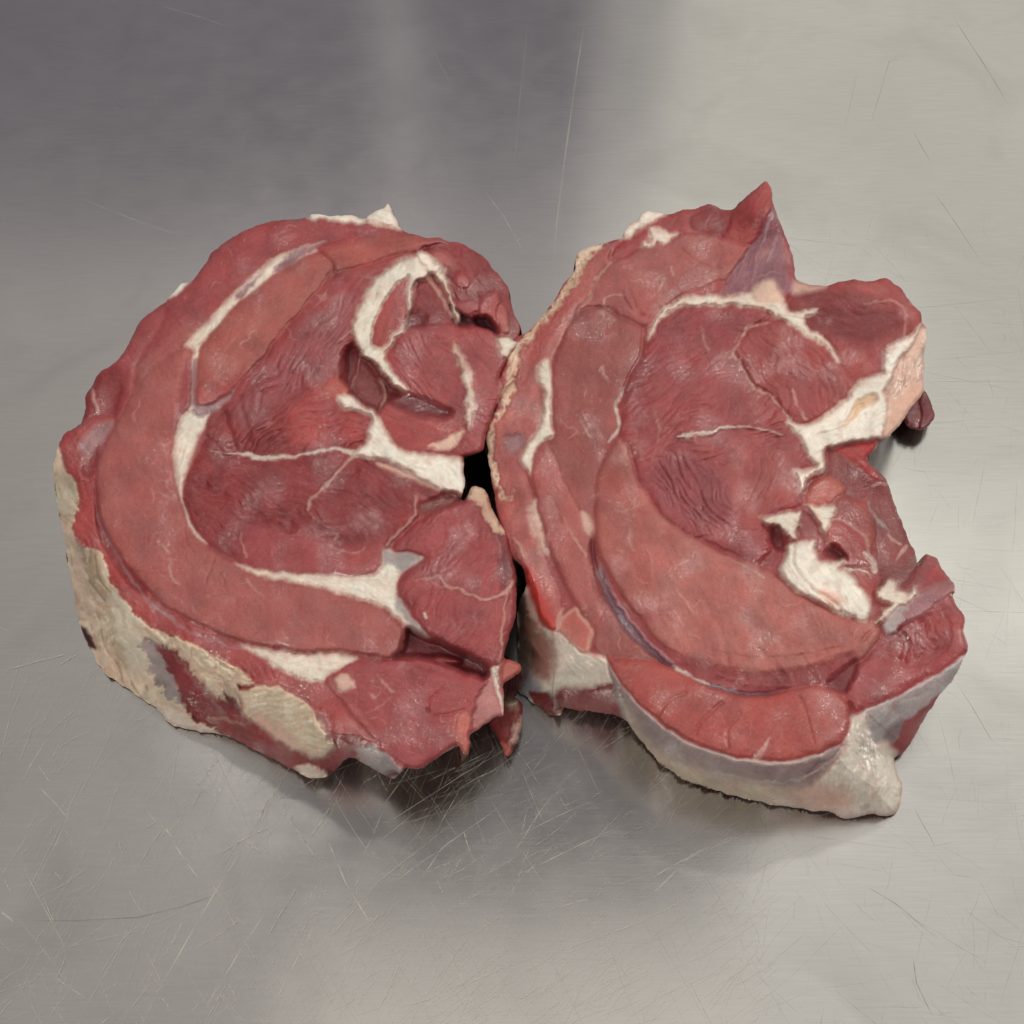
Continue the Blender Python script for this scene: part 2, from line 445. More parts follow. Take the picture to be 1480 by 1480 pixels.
def steak(root, sil, ztop, rim, contact, layers, bumps=(), body='meat', body_mat=None, seed=0, wall=True, edge=7, lift=None, cname='meat_body', warp=1.0):
    S = smooth(sil)
    x0, y0 = S.min(0) - 6; x1, y1 = S.max(0) + 6
    gx = np.arange(x0, x1, STEP); gy = np.arange(y0, y1, STEP)
    X, Y = np.meshgrid(gx, gy)
    sh = X.shape
    Xw = X + warp * (2.0 * perlin(X / 19, Y / 19, 11 + seed) + 0.6 * perlin(X / 6, Y / 6, 12 + seed))
    Yw = Y + warp * (2.0 * perlin(X / 19, Y / 19, 13 + seed) + 0.6 * perlin(X / 6, Y / 6, 14 + seed))
    sd = poly_sdf(Xw, Yw, S)
    # --- large shape: a cut face, falling over the rim to where the steak meets the table
    Z = np.full(sh, 0.0)
    zt = ztop(X, Y) if callable(ztop) else np.full(sh, ztop)
    if rim is not None:
        T = smooth(rim)
        dT = np.maximum(poly_sdf(Xw, Yw, T), 0)
        cp = np.array(contact, float)
        dC, zc = seg_dist(X, Y, cp[:-1], cp[1:], cp[:, 2])
        t = dT / (dT + dC + 1e-6)
        f = t * (0.55 + 0.45 * t)
        Z = zt * (1 - f) + zc * 0.001 * f
        wallness = sstep(0, 6, dT)
    else:
        Z = zt.copy(); wallness = np.zeros(sh)
    for (bx, by, br, bz) in bumps:
        Z += bz * 0.001 * np.exp(-((X - bx) ** 2 + (Y - by) ** 2) / (br * br))
    # --- relief, colour and surface, laid down region by region
    H = np.zeros(sh)
    col = np.empty(sh + (3,)); col[:] = lin(PAL[body])
    rough = np.full(sh, 0.45); fine = np.full(sh, 1.0); vein = np.full(sh, 0.5); mott = np.ones(sh)
    lab = np.zeros(sh, np.int32); parts = [(cname, body_mat, None)]
    H += 0.4 * fbm(X / 60, Y / 60, 21 + seed, 3)
    n_st = perlin(X / 60, Y / 60, 31 + seed)
    for ly in layers:
        P = smooth(ly['pts'], ly['k'] == 'R') if ly.get('sm', True) else np.array(ly['pts'], float)
        mrg = 30
        jx = slice(max(int((P[:, 0].min() - mrg - x0) / STEP), 0), max(int((P[:, 0].max() + mrg - x0) / STEP) + 1, 1))
        jy = slice(max(int((P[:, 1].min() - mrg - y0) / STEP), 0), max(int((P[:, 1].max() + mrg - y0) / STEP) + 1, 1))
        x = Xw[jy, jx]; y = Yw[jy, jx]; xr = X[jy, jx]; yr = Y[jy, jx]
        if x.size == 0:
            continue
        rg = ly.get('rag', 0)
        if rg:
            k_r = 6.0 if ly['k'] == 'R' else 3.0
            x = x + rg * (k_r * perlin(xr / 12, yr / 12, 41) + 0.5 * k_r * perlin(xr / 4.5, yr / 4.5, 42))
            y = y + rg * (k_r * perlin(xr / 12, yr / 12, 43) + 0.5 * k_r * perlin(xr / 4.5, yr / 4.5, 44))
        if ly['k'] == 'G':
            w = ly['w']; d = seg_dist(x, y, P[:-1], P[1:])
            H[jy, jx] -= 0.7 * ly['dep'] * np.exp(-(d / w) ** 2)
            continue
        c = lin(PAL[ly['col']] if isinstance(ly['col'], str) else ly['col'])
        if ly['k'] == 'L':
            w = ly['w']; wv = np.array(w if hasattr(w, '__len__') else [w] * len(ly['pts']), float)
            wv = 0.8 * np.interp(np.linspace(0, 1, len(P)), np.linspace(0, 1, len(wv)), wv)
            d, wl = seg_dist(x, y, P[:-1], P[1:], wv)
            wl = wl * (1 + 0.5 * perlin(xr / 9, yr / 9, 51))
            a = sstep(wl + 2.0, wl - 1.8, d) * 0.88 * ly['op'] * np.clip(wl / 1.2, 0.2, 1) * (0.85 + 0.3 * perlin(xr / 7, yr / 7, 52))
            a = np.clip(a, 0, 1)
            col[jy, jx] = col[jy, jx] * (1 - a[..., None]) + c * a[..., None]
            H[jy, jx] += ly['h'] * sstep(wl + 3, 0, d)
            rough[jy, jx] += (ly['rough'] - rough[jy, jx]) * a
            if ly['name']:
                parts.append((ly['name'], FAT, ly['label'])); lab[jy, jx][d < wl + 0.3] = len(parts) - 1
            continue
        d = poly_sdf(x, y, P)
        hb = 0.0
        fatty = ly['col'] in ('fat', 'white', 'cream')
        s = max(ly['s'], 2.6) * (1.7 if fatty else 1.0); a = sstep(s, -s, d)
        hs = ly['hs'] or (2.4 if ly['name'] == 'fat_flap' else max(s, 3.6))
        ah = sstep(hs, -hs, d)
        th = math.radians(ly['ang'])
        wxx = 9 * perlin(xr / 45, yr / 45, 61 + seed)
        uu = xr * math.cos(th) + yr * math.sin(th) + wxx
        vv = -xr * math.sin(th) + yr * math.cos(th) + 14 * perlin(xr / 55, yr / 55, 62 + seed)
        tt = np.clip(-d / ly['r'], 0, 1)
        hh = (1.5 if ly['name'] == 'fat_flap' else 0.75) * ly['h'] + 0.62 * ly['b'] * (1 - (1 - tt) ** 2.4) + 0.24 * fbm(xr / 34, yr / 34, 63 + seed, 2)
        if ly['wr']:
            m = sstep(-0.35, 0.45, perlin(xr / 70, yr / 70, 64 + seed))
            n = perlin(uu / 44, vv / 11.5, 65); n2 = perlin(uu / 19, vv / 6, 66)
            hh = hh + 1.3 * ly['wr'] * ((0.3 + 0.7 * m) * (np.minimum(np.abs(n) * 2.0, 1) ** 0.6 - 0.6) + (0.35 + 0.4 * m) * (np.minimum(np.abs(n2) * 2.2, 1) ** 0.7 - 0.6) * 0.4)
        hh = hh + 0.05 * perlin(uu / 24, vv / 5.0, 67) * (0.4 + ly['wr'])
        cc = np.empty(x.shape + (3,)); cc[:] = c
        # the cut fibres: long faint streaks that belong to the muscle
        stq = ly['streak'] * (0.07 * perlin(uu / 34, vv / 4.5, 68) + 0.09 * perlin(uu / 60, vv / 11, 69))
        mo = ly['mott'] * 0.15 * fbm(xr / 42, yr / 42, 70 + seed, 4)
        cc = cc * (1 + stq + mo)[..., None]
        cc[..., 0] *= 1 + 0.05 * ly['mott'] * perlin(xr / 50, yr / 50, 71)
        cc[..., 1:] *= (1 + (0.02 if ly['vein'] == 0 else 0.14) * ly['mott'] * perlin(xr / 33, yr / 33, 72))[..., None]
        if ly['col'] in ('rind', 'cream', 'brown', 'mem') or (ly['name'] == 'fat_rind'):
            k1 = sstep(0.1, 0.7, perlin(uu / 60, vv / 4.2, 93) + 0.5 * perlin(xr / 10, yr / 10, 94)) * np.clip(ly['streak'], 0, 2) * 0.30
            k2 = sstep(0.15, 0.6, perlin(uu / 26, vv / 9, 95) + 0.4 * perlin(xr / 6, yr / 6, 96)) * 0.45
            k3 = sstep(0.35, 0.8, perlin(xr / 20, yr / 14, 97)) * 0.40
            cc = cc * (1 - k1[..., None]) + lin((142, 112, 92)) * k1[..., None]
            cc = cc * (1 - k2[..., None]) + lin((226, 218, 204)) * k2[..., None]
            cc = cc * (1 - k3[..., None]) + lin((164, 134, 124)) * k3[..., None]
            hb = hb + 1.1 * k2 - 1.0 * k1 - 0.5 * k3 + 0.6 * np.abs(perlin(uu / 30, vv / 7, 98))
        if fatty:
            hb = hb + 0.55 * np.abs(perlin(uu / 24, vv / 8, 99)) + 0.12 * perlin(xr / 7, yr / 7, 100)
            # thin fat lets the red through: along its border and in blotches
            q = sstep(10, 0, -d) * 0.55 + 0.40 * sstep(0.15, 0.8, perlin(xr / 16, yr / 16, 73)) + 0.25 * sstep(0.2, 0.8, perlin(uu / 26, vv / 5, 74))
            q = np.clip(q, 0, 0.7)[..., None]
            cc = cc * (1 - q) + lin((206, 166, 150)) * q
            q = (0.4 * sstep(0.25, 0.8, perlin(xr / 22, yr / 22, 75)))[..., None]
            cc = cc * (1 - q) + lin((190, 178, 164)) * q
        elif ly['col'] in ('meat', 'ring', 'deep', 'tan', 'pink', 'bright', 'orange') or not isinstance(ly['col'], str):
            q = ly['streak'] * 0.15 * sstep(-0.1, 0.7, perlin(uu / 40, vv / 9, 76) + 0.4 * perlin(xr / 9, yr / 9, 77)) * sstep(-0.5, 0.5, perlin(xr / 60, yr / 60, 78))
            q = np.clip(q, 0, 0.5)[..., None]
            cc = cc * (1 - q) + lin((184, 118, 110)) * q
            # bundles of cut fibres with paler sheaths between them
            cb = cells(uu / 21, vv / 8.5); cb2 = cells(uu / 9 + 7, vv / 4.2)
            bd = sstep(0.22, 0.0, cb); bd2 = sstep(0.25, 0.0, cb2)
            fq = sstep(-0.4, 0.5, perlin(xr / 52, yr / 52, 92 + seed))
            q = np.clip(bd * 0.09 * fq + bd2 * 0.05, 0, 0.5)[..., None]
            cc = cc * (1 - q) + lin((196, 128, 118)) * q
            hb = hb + (np.minimum(cb * 2.5, 1) * 0.10 + np.minimum(cb2 * 2.5, 1) * 0.04) * (0.4 + 0.6 * fq)
            q = (ly['mott'] * 0.30 * sstep(0.05, 0.8, perlin(xr / 48, yr / 48, 79 + seed)))[..., None]
            cc = cc * (1 - q) + c * np.array((0.62, 0.42, 0.48)) * q
        if ly['edge']:
            e = lin(PAL[ly['edge']]); q = sstep(ly['ew'], 0, -d) * 0.75
            cc = cc * (1 - q[..., None]) + e * q[..., None]
        col[jy, jx] = col[jy, jx] * (1 - a[..., None]) + cc * a[..., None]
        H[jy, jx] = H[jy, jx] * (1 - ah) + (hh + hb) * ah
        for arr, v in ((rough, ly['rough']), (fine, ly['fine']), (vein, ly['vein']), (mott, ly['mott'])):
            arr[jy, jx] = arr[jy, jx] * (1 - a) + v * a
        if ly['name']:
            mt = ly['mat'] or (FAT if ly['col'] in ('fat', 'cream', 'white', 'rind', 'pale', 'mem', 'grey', 'brown', 'blush') else MEAT)
            parts.append((ly['name'], mt, ly['label'])); lab[jy, jx][d < 0] = len(parts) - 1
    # what no traced region covers goes to the nearest one
    for _ in range(60):
        z = lab == 0
        if not z.any() or lab.max() == 0:
            break
        q = lab.copy()
        for ax, st_ in ((0, 1), (0, -1), (1, 1), (1, -1)):
            r_ = np.roll(lab, st_, ax); q = np.where((q == 0) & (r_ > 0), r_, q)
        lab = q
    # faint marbling in the muscles
    vn = np.abs(perlin(X / 52 + 0.16 * perlin(X / 16, Y / 16, 81), Y / 52 + 0.16 * perlin(X / 16, Y / 16, 82), 83 + seed))
    vm = sstep(0.12, 0.6, perlin(X / 44, Y / 44, 84 + seed)) * np.clip(vein, 0, 1)
    a = sstep(0.045, 0.0, vn) * vm * (0.40 + 0.25 * perlin(X / 8, Y / 8, 90))
    col = col * (1 - a[..., None]) + lin((205, 160, 150)) * a[..., None]
    sp = sstep(0.55, 0.8, perlin(X / 4.1, Y / 4.1, 85 + seed)) * sstep(-0.1, 0.6, perlin(X / 23, Y / 23, 91)) * np.clip(vein * 2, 0, 1) * 0.45
    col = col * (1 - sp[..., None]) + lin((214, 150, 130)) * sp[..., None]
    col = col * (1 + 0.06 * perlin(X / 3.4, Y / 3.4, 86) + 0.06 * perlin(X / 8, Y / 8, 87))[..., None]
    rough = rough - 0.03 + 0.12 * fbm(X / 36, Y / 36, 88 + seed, 3)
    wet = sstep(0.52, 0.34, rough) * (0.05 + 1.15 * sstep(-0.02, 0.5, perlin(X / 58, Y / 58, 101 + seed))) * 0.95 + 0.05
    H += 0.045 * fbm(X / 8, Y / 8, 89 + seed, 2) * np.clip(fine, 0.4, 2)
    # rounded outer edge
    dd = np.clip(-sd / edge, 0, 1)
    H -= (1 - np.sqrt(np.clip(1 - (1 - dd) ** 2, 0, 1))) * 1.6
    Z = np.maximum(Z + H * 0.001, 0.0006)
    # --- keep what lies inside the outline, drawing the border vertices onto it
    gyv, gxv = np.gradient(sd, STEP)
    gl = gxv ** 2 + gyv ** 2 + 1e-6
    near = (sd > -0.55 * STEP) & (sd < 0.75 * STEP)
    X2 = np.where(near, X - sd * gxv / gl, X); Y2 = np.where(near, Y - sd * gyv / gl, Y)
    keep = sd < 0.75 * STEP
    ny, nx = sh
    idx = np.arange(ny * nx).reshape(sh)
    fk = keep[:-1, :-1] & keep[1:, :-1] & keep[:-1, 1:] & keep[1:, 1:]
    F = np.stack([idx[1:, :-1][fk], idx[1:, 1:][fk], idx[:-1, 1:][fk], idx[:-1, :-1][fk]], 1)
    V = at(X2, Y2, Z).reshape(-1, 3)
    # smooth normals of the whole, so that the parts meet without a line
    e1 = V[F[:, 2]] - V[F[:, 0]]; e2 = V[F[:, 3]] - V[F[:, 1]]
    fn = np.cross(e1, e2)
    Nn = np.zeros_like(V)
    for k in range(4):
        np.add.at(Nn, F[:, k], fn)
    Nn /= np.linalg.norm(Nn, axis=1, keepdims=True) + 1e-12
    colf = np.clip(col.reshape(-1, 3), 0.003, 0.9)
    surf = np.stack([np.clip(rough, 0.12, 0.9).ravel(), np.clip(fine, 0, 2).ravel(), (wet * 1.0).ravel()], 1)
    fl = lab.ravel()[F[:, 0]]
    made = {}
    for li in np.unique(fl):
        f = F[fl == li]
        if len(f) < 12:
            # too few faces to be a part: leave them with the body
            continue
        used, inv = np.unique(f, return_inverse=True)
        nm, mt, lb = parts[li]
        o = put_mesh(nm, V[used], inv.reshape(-1, 4), mt or body_mat or MEAT, root, colf[used], surf[used], Nn[used])
        if lb:
            o["label"] = lb
        made[li] = o
    # --- the side that faces away: from the outline down to the table
    if wall:
        E = np.concatenate([F[:, [0, 1]], F[:, [1, 2]], F[:, [2, 3]], F[:, [3, 0]]])
        key = np.sort(E, 1); k1 = key[:, 0].astype(np.int64) * (ny * nx) + key[:, 1]
        u, ix, ct = np.unique(k1, return_index=True, return_counts=True)
        B = E[ix[ct == 1]]
        bv, binv = np.unique(B, return_inverse=True); B = binv.reshape(-1, 2)
        P0 = V[bv]
        g = np.stack([gxv.ravel()[bv], -gyv.ravel()[bv]], 1); g /= np.linalg.norm(g, axis=1, keepdims=True) + 1e-9
        Q0 = P0.copy(); Q0[:, 2] = 0.0004
        QR = at(X2.ravel()[bv], Y2.ravel()[bv], np.full(len(bv), 0.0004))
        wgt = np.clip(-g[:, 1] * 3 + 1.1, 0, 1)[:, None]      # outline that faces the camera is undercut
        Q = Q0 * (1 - wgt) + QR * wgt
        hgt = P0[:, 2]
        Q[:, :2] -= g * (hgt * 0.20 * (1 - wgt[:, 0]))[:, None]
        cdir = P0[:, :2].mean(0) - Q[:, :2]; cdir /= np.linalg.norm(cdir, axis=1, keepdims=True) + 1e-9
        Q[:, :2] += cdir * (0.25 * hgt * wgt[:, 0])[:, None]
        rows = [P0]
        for t in (0.12, 0.35, 0.65, 0.9, 1.0):
            q = P0 * (1 - t) + Q * t
            bulge = np.sin(t * math.pi) * hgt * 0.12 * (1 - wgt[:, 0])
            q[:, :2] += g * bulge[:, None]
            rows.append(q)
        nb = len(bv); VV = np.concatenate(rows)
        FF = np.concatenate([np.stack([B[:, 1] + r * nb, B[:, 0] + r * nb, B[:, 0] + (r + 1) * nb, B[:, 1] + (r + 1) * nb], 1) for r in range(len(rows) - 1)])
        put_mesh("underside", VV, FF, UNDER, root)
    return made


def thing(name, label, cat, loc, group=None):
    o = bpy.data.objects.new(name, None); C.objects.link(o)
    o.location = loc; o.empty_display_size = 0.02
    o['label'] = label; o['category'] = cat
    if group:
        o['group'] = group
    return o
# ------------------------------------------------------------------ the left steak
lc = at(420, 730, 0.0)
left = thing("lamb_leg_steak", "rounded boneless red meat steak with a cream fat rind along its lower left edge", "meat steak",
             Vector(lc), "raw meat steaks on the worktop")
SIL_L = [(444, 315), (410, 317), (376, 325), (344, 338), (311, 361), (295, 383), (282, 402), (270, 409), (261, 411), (249, 423), (240, 437),
         (225, 445), (203, 464), (192, 485), (179, 510), (163, 526), (144, 539), (132, 558), (123, 577), (121, 604), (106, 620), (90, 631),
         (80, 664), (79, 690), (83, 728), (95, 793), (106, 852), (118, 909), (137, 952), (155, 974), (176, 990), (203, 1009), (222, 1020),
         (234, 1034), (242, 1044), (266, 1054), (296, 1059), (318, 1061), (337, 1068), (364, 1082), (391, 1095), (426, 1113), (445, 1123),
         (462, 1125), (476, 1120), (490, 1108), (497, 1098), (513, 1096), (535, 1110), (551, 1118), (568, 1125), (580, 1117), (589, 1110),
         (611, 1111), (635, 1093), (661, 1079), (668, 1086), (676, 1090), (680, 1075), (679, 1064), (692, 1053), (708, 1043), (719, 1036), (728, 1034), (727, 1020),
         (729, 1005), (727, 988), (740, 981), (750, 974), (754, 964), (748, 957), (738, 954), (729, 952), (729, 941), (735, 922), (743, 904), (746, 870), (746, 838),
         (742, 815), (738, 793), (733, 771), (721, 752), (710, 736), (704, 713), (696, 705), (686, 703), (679, 706), (676, 717), (672, 722), (668, 722),
         (672, 700), (671, 688), (670, 672), (672, 659), (684, 656), (695, 653), (701, 642), (704, 625),
         (712, 600), (722, 575), (726, 560), (723, 545), (732, 525), (742, 504), (748, 494), (751, 470), (743, 453), (737, 430), (731, 410), (722, 398), (712, 388),
         (703, 375), (693, 366), (678, 358), (664, 352), (639, 345), (612, 342), (593, 338), (580, 331), (575, 320), (569, 310), (562, 296), (556, 300), (548, 303),
         (535, 311), (527, 316), (513, 311), (499, 310), (475, 313), (452, 310)]
RIM_L = [(444, 300), (300, 360), (200, 450), (110, 570), (86, 620), (97, 682), (113, 696), (115, 728), (106, 760), (118, 788), (146, 800), (160, 838), (180, 868), (207, 898), (231, 911), (269, 925), (304, 944),
         (347, 968), (372, 986), (404, 992), (442, 1014), (472, 1036), (486, 1058), (520, 1062), (530, 1070), (560, 1090), (600, 1140), (680, 1120), (800, 1000), (800, 300)]
CON_L = [(79, 690, 12), (83, 728, 8), (95, 793, 4), (106, 852, 1), (118, 909, 0), (137, 952, 0), (176, 990, 0), (222, 1020, 0), (242, 1044, 0), (296, 1059, 0), (318, 1061, 1),
         (364, 1082, 3), (426, 1113, 4), (462, 1125, 4), (490, 1108, 9), (513, 1096, 16), (551, 1118, 15), (580, 1117, 17)]


def ztL(x, y):
    return 0.042 - 0.006 * np.clip((x - 420) / 330, -1, 1) ** 2 - 0.004 * np.clip((y - 900) / 200, 0, 1.2) + 0.003 * np.clip((500 - y) / 200, -1, 1)


LAY_L = [
    # --- rind and side
    R('fat_rind', [(60, 640), (97, 655), (97, 682), (113, 696), (115, 728), (106, 760), (118, 788), (146, 800), (160, 838), (180, 868), (207, 898), (231, 911), (269, 925), (304, 944), (347, 968),
                   (340, 1000), (345, 1030), (330, 1068), (318, 1075), (240, 1060), (150, 1000), (100, 900), (70, 720)], 'rind', h=0.6, b=1.2, r=10, s=3,
      rag=0.8, rough=0.55, mott=1.8, vein=0, ang=62, streak=2.4, fine=1.6, wr=0.8, label='cream and brown streaked outer fat'),
    R(None, [(118, 740), (140, 800), (175, 890), (190, 940), (175, 960), (140, 880), (112, 800)], 'brown', h=0.8, b=0.6, s=14, rag=1.0, rough=0.6, mott=2.0, vein=0, ang=62, streak=2.2, wr=0.35, fine=1.6),
    R(None, [(96, 740), (110, 800), (128, 880), (150, 950), (180, 985), (160, 985), (128, 940), (104, 850), (92, 780)], 'cream', h=0.9, b=0.6, s=6, rag=0.8, rough=0.6, mott=1.2, vein=0, ang=62, streak=1.8, fine=1.6, wr=0.3),
    R(None, [(170, 850), (200, 900), (215, 940), (208, 985), (190, 980), (172, 930), (160, 880)], (214, 204, 182), h=0.9, b=0.5, s=8, rag=1.0, rough=0.6, mott=1.2, vein=0, ang=62, streak=2.0, fine=1.6, wr=0.3),
    R(None, [(120, 905), (132, 922), (138, 940), (128, 936), (119, 916)], 'black', h=-1.2, b=0, s=2, rag=0.3, vein=0, rough=0.5),
    R(None, [(205, 925), (240, 935), (262, 970), (270, 1010), (250, 1012), (225, 985), (214, 955)], 'grey', h=-0.2, b=0.4, s=4, rag=1.3, rough=0.5, mott=2.5, vein=0, ang=50, streak=2, fine=1.5),
    R('meat_groove', [(226, 930), (256, 945), (296, 990), (337, 1018), (380, 1046), (450, 1090), (472, 1092), (480, 1115), (462, 1128), (440, 1124), (391, 1097), (337, 1069), (291, 1046), (266, 1017),
                      (252, 985), (236, 955)], 'deep', h=-1.4, b=1.2, r=14, s=3, rag=0.8, wr=0.3, ang=38, rough=0.45, vein=0.6, mott=1.5),
    Ln([(250, 945), (275, 975), (300, 1006), (330, 1040)], [1, 3, 4, 1], 'grey', 0.3, op=0.45, rag=1.2),
    Ln([(300, 1036), (330, 1040), (356, 1050)], [1, 4, 1], 'pale', 0.3, op=0.5, rag=1.0),
    R('fat_flap', [(225, 1014), (240, 1020), (256, 1025), (285, 1044), (318, 1058), (320, 1064), (296, 1061), (266, 1055), (242, 1046), (232, 1030)], 'fat', h=0.6, b=1.6, r=9, s=2, rag=0.5, rough=0.5, vein=0,
      mott=0.6, label='white fat lump at the foot of the rind'),
    R('fat_flap', [(253, 917), (291, 934), (304, 952), (312, 970), (323, 990), (326, 1004), (315, 1011), (300, 1000), (292, 985), (276, 965), (262, 945)], 'cream', h=0.8, b=1.2, r=8, s=2, rag=0.7, rough=0.5,
      vein=0, mott=1.0, ang=45, streak=1),
    R('fat_flap', [(322, 982), (330, 984), (338, 982), (347, 966), (360, 980), (372, 990), (404, 992), (442, 1014), (456, 1033), (470, 1048), (484, 1072), (480, 1084), (469, 1096), (450, 1095), (404, 1071), (377, 1049),
                   (352, 1033), (346, 1010), (334, 996)], 'cream', h=1.0, b=1.8, r=14, s=2, rag=0.4, rough=0.5, vein=0, mott=0.8, wr=0.1, fine=1.4, label='thick cream fat lump with torn left edge'),
    R(None, ell(400, 1056, 44, 9, 34), 'blush', h=2.0, b=0.6, s=9, rag=0.5, rough=0.5, vein=0),
    R(None, [(343, 988), (356, 992), (372, 990), (360, 998), (346, 997)], 'bright', h=0.2, b=0, s=1.5, rag=0.3, vein=0),
    R(None, [(325, 1000), (338, 1012), (346, 1030), (338, 1026), (330, 1014)], 'dark', h=-1.5, b=0, s=2, rag=0.6, vein=0),
    R(None, [(457, 1030), (470, 1030), (492, 1052), (478, 1072), (468, 1052)], (176, 120, 120), h=0.6, b=0.8, s=4, rag=0.5, rough=0.36, vein=0.5),
    R('fat_flap', [(424, 1108), (440, 1105), (455, 1108), (474, 1119), (462, 1128), (440, 1124)], 'fat', h=0.8, b=1.0, r=7, s=2, rag=0.5, vein=0, rough=0.5),
    R('silverskin', [(513, 1093), (530, 1074), (548, 1082), (566, 1096), (580, 1108), (584, 1116), (568, 1127), (548, 1118), (530, 1108)], 'grey', h=0, b=0.8, r=8, s=3, rag=1.1, rough=0.33, vein=0, mott=2.2, ang=45, streak=2),
    # --- outer band of meat between rind and ring
    R('muscle', [(97, 682), (113, 694), (130, 690), (140, 690), (144, 744), (160, 777), (176, 806), (195, 828), (217, 855), (244, 879), (276, 896), (317, 915), (352, 928), (395, 936), (404, 966), (431, 979), (462, 985), (480, 1000),
                 (535, 1066), (530, 1076), (515, 1082), (500, 1090), (488, 1084), (472, 1036), (442, 1014), (404, 992), (372, 986), (347, 968), (304, 944), (269, 925), (231, 911), (207, 898), (180, 868),
                 (160, 838), (146, 800), (118, 788), (106, 760), (115, 728), (113, 700)], 'bright', h=-0.8, b=1.3, r=10, s=3.5, rag=0.5, rough=0.36, wr=0.3, ang=45, vein=0.3, label='narrow outer strip of dark red meat'),
    R(None, [(140, 700), (146, 744), (162, 782), (180, 812), (210, 850), (200, 856), (176, 830), (150, 790), (138, 750)], 'deep', h=-1.6, b=0.5, s=5, vein=0, rough=0.34),
    Ln([(140, 745), (150, 765), (195, 845), (225, 876), (262, 905), (300, 923), (350, 938)], [3, 3, 2, 4, 3, 3, 3], 'purple', -0.3, op=0.75, rag=0.6, rough=0.28),
    Ln([(200, 852), (228, 880), (255, 898)], [0.5, 2, 1], 'grey', 0, op=0.6, rag=0.6, rough=0.28),
    # --- lobes at the left edge
    R('muscle', [(123, 577), (132, 558), (146, 539), (170, 528), (200, 540), (186, 570), (176, 604), (160, 606), (140, 602), (121, 606)], 'deep', h=-1.5, b=1.8, r=12, rough=0.36, ang=30, vein=0.2),
    Ln([(133, 563), (137, 585), (142, 598)], [2, 3.5, 3], 'pale', 0.4, op=0.8),
    R(None, [(160, 560), (178, 560), (178, 590), (166, 600), (152, 590)], 'deep', h=-1.8, b=0, s=12, vein=0, rough=0.35),  # shading on the lobe's right part, painted as darker red
    R('muscle', [(88, 639), (104, 621), (122, 606), (145, 602), (168, 604), (152, 642), (142, 672), (138, 690), (128, 694), (114, 697), (95, 682), (88, 660)], 'bright', h=-0.6, b=2.0, r=12, rough=0.34, ang=45, vein=0.2),
    R(None, [(118, 640), (140, 618), (166, 608), (150, 640), (136, 660), (120, 655)], 'purple', h=-0.5, b=0, s=6, rough=0.3, vein=0.3, ang=-45, streak=1.5),
    R(None, [(126, 660), (142, 645), (140, 676), (128, 690), (120, 680)], 'deep', h=-1.8, b=0, s=6, rough=0.35, vein=0),
    R('fat_flap', [(238, 440), (246, 420), (258, 408), (275, 406), (278, 410), (262, 426), (246, 438)], 'white', h=-2.0, b=1.0, r=5, vein=0, rough=0.5),
    # --- upper outer muscle
    R('muscle', [(444, 315), (500, 316), (560, 326), (592, 336), (560, 344), (500, 345), (457, 354), (425, 364), (395, 375), (371, 396), (330, 434), (298, 469), (271, 493), (233, 520), (206, 545), (180, 600), (166, 606), (178, 560), (168, 532),
                 (160, 526), (180, 508), (192, 485), (203, 464), (225, 445), (255, 425), (276, 408), (295, 383), (311, 361), (344, 338), (376, 325), (410, 317)], 'meat', h=0.0, b=2.4, r=26, rough=0.45, ang=-38, vein=0.7, wr=0.06, mott=1.2),
    R(None, [(270, 470), (290, 480), (250, 510), (215, 545), (200, 575), (190, 560), (205, 530), (240, 500)], 'ring', h=1.4, b=0.5, s=12, vein=0.8, rough=0.4, wr=0.08, ang=-30),
    Gr([(192, 560), (200, 520), (225, 485), (240, 450)], 5, 0.8),
    # --- ring muscle
    R('muscle', [(273, 496), (255, 508), (233, 523), (206, 545), (188, 575), (174, 604), (152, 642), (141, 672), (140, 690), (144, 744), (160, 777), (176, 806), (195, 828), (217, 855), (244, 879), (276, 896), (317, 915), (352, 928),
                 (395, 934), (438, 942), (496, 944), (531, 950), (564, 951), (580, 944), (591, 928), (580, 906), (553, 882), (525, 871), (496, 861), (469, 850), (407, 839), (380, 831), (357, 820), (319, 804), (298, 785), (276, 761), (260, 720),
                 (252, 674), (249, 642), (252, 620), (262, 600), (274, 582), (277, 550), (276, 528), (277, 506)], 'ring', h=1.2, b=1.6, r=16, rough=0.47, ang=70, vein=0.9, mott=0.9, streak=0.4, label='broad smooth C-shaped ring of paler meat'),
    R(None, [(270, 505), (277, 550), (272, 585), (262, 600), (250, 640), (242, 620), (246, 580), (252, 540), (258, 515)], 'pink', h=2.4, b=0.3, s=9, vein=0.2, rough=0.42),
    R(None, [(265, 530), (276, 525), (278, 560), (268, 595), (256, 610), (256, 570)], 'meat', h=1.4, b=0, s=6, vein=0.2, rough=0.42),
    Ln([(218, 704), (222, 716), (220, 728)], [0.6, 1.6, 0.5], 'pale', 0, op=0.7), Ln([(220, 712), (238, 716), (248, 722)], [0.6, 1.2, 0.5], 'pale', 0, op=0.6),
    Ln([(232, 788), (240, 793), (246, 800)], [0.8, 2, 0.6], 'pale', 0, op=0.7),
    Ln([(247, 806), (245, 822), (248, 836), (260, 844)], [0.6, 2.0, 2.2, 0.8], 'pale', 0, op=0.8), Ln([(248, 808), (262, 812)], [1, 0.6], 'pale', 0, op=0.6),
    Ln([(355, 836), (366, 850), (380, 860)], [0.8, 1.6, 0.8], 'pale', 0, op=0.75), Ln([(346, 843), (358, 842), (366, 848)], [0.5, 1, 0.8], 'pale', 0, op=0.55), Ln([(310, 855), (300, 862), (316, 866)], [0.5, 1, 0.5], 'pale', 0, op=0.5),
    Ln([(526, 880), (527, 905), (527, 930), (528, 948)], [0.6, 1, 1, 1], 'pale', 0, op=0.55),
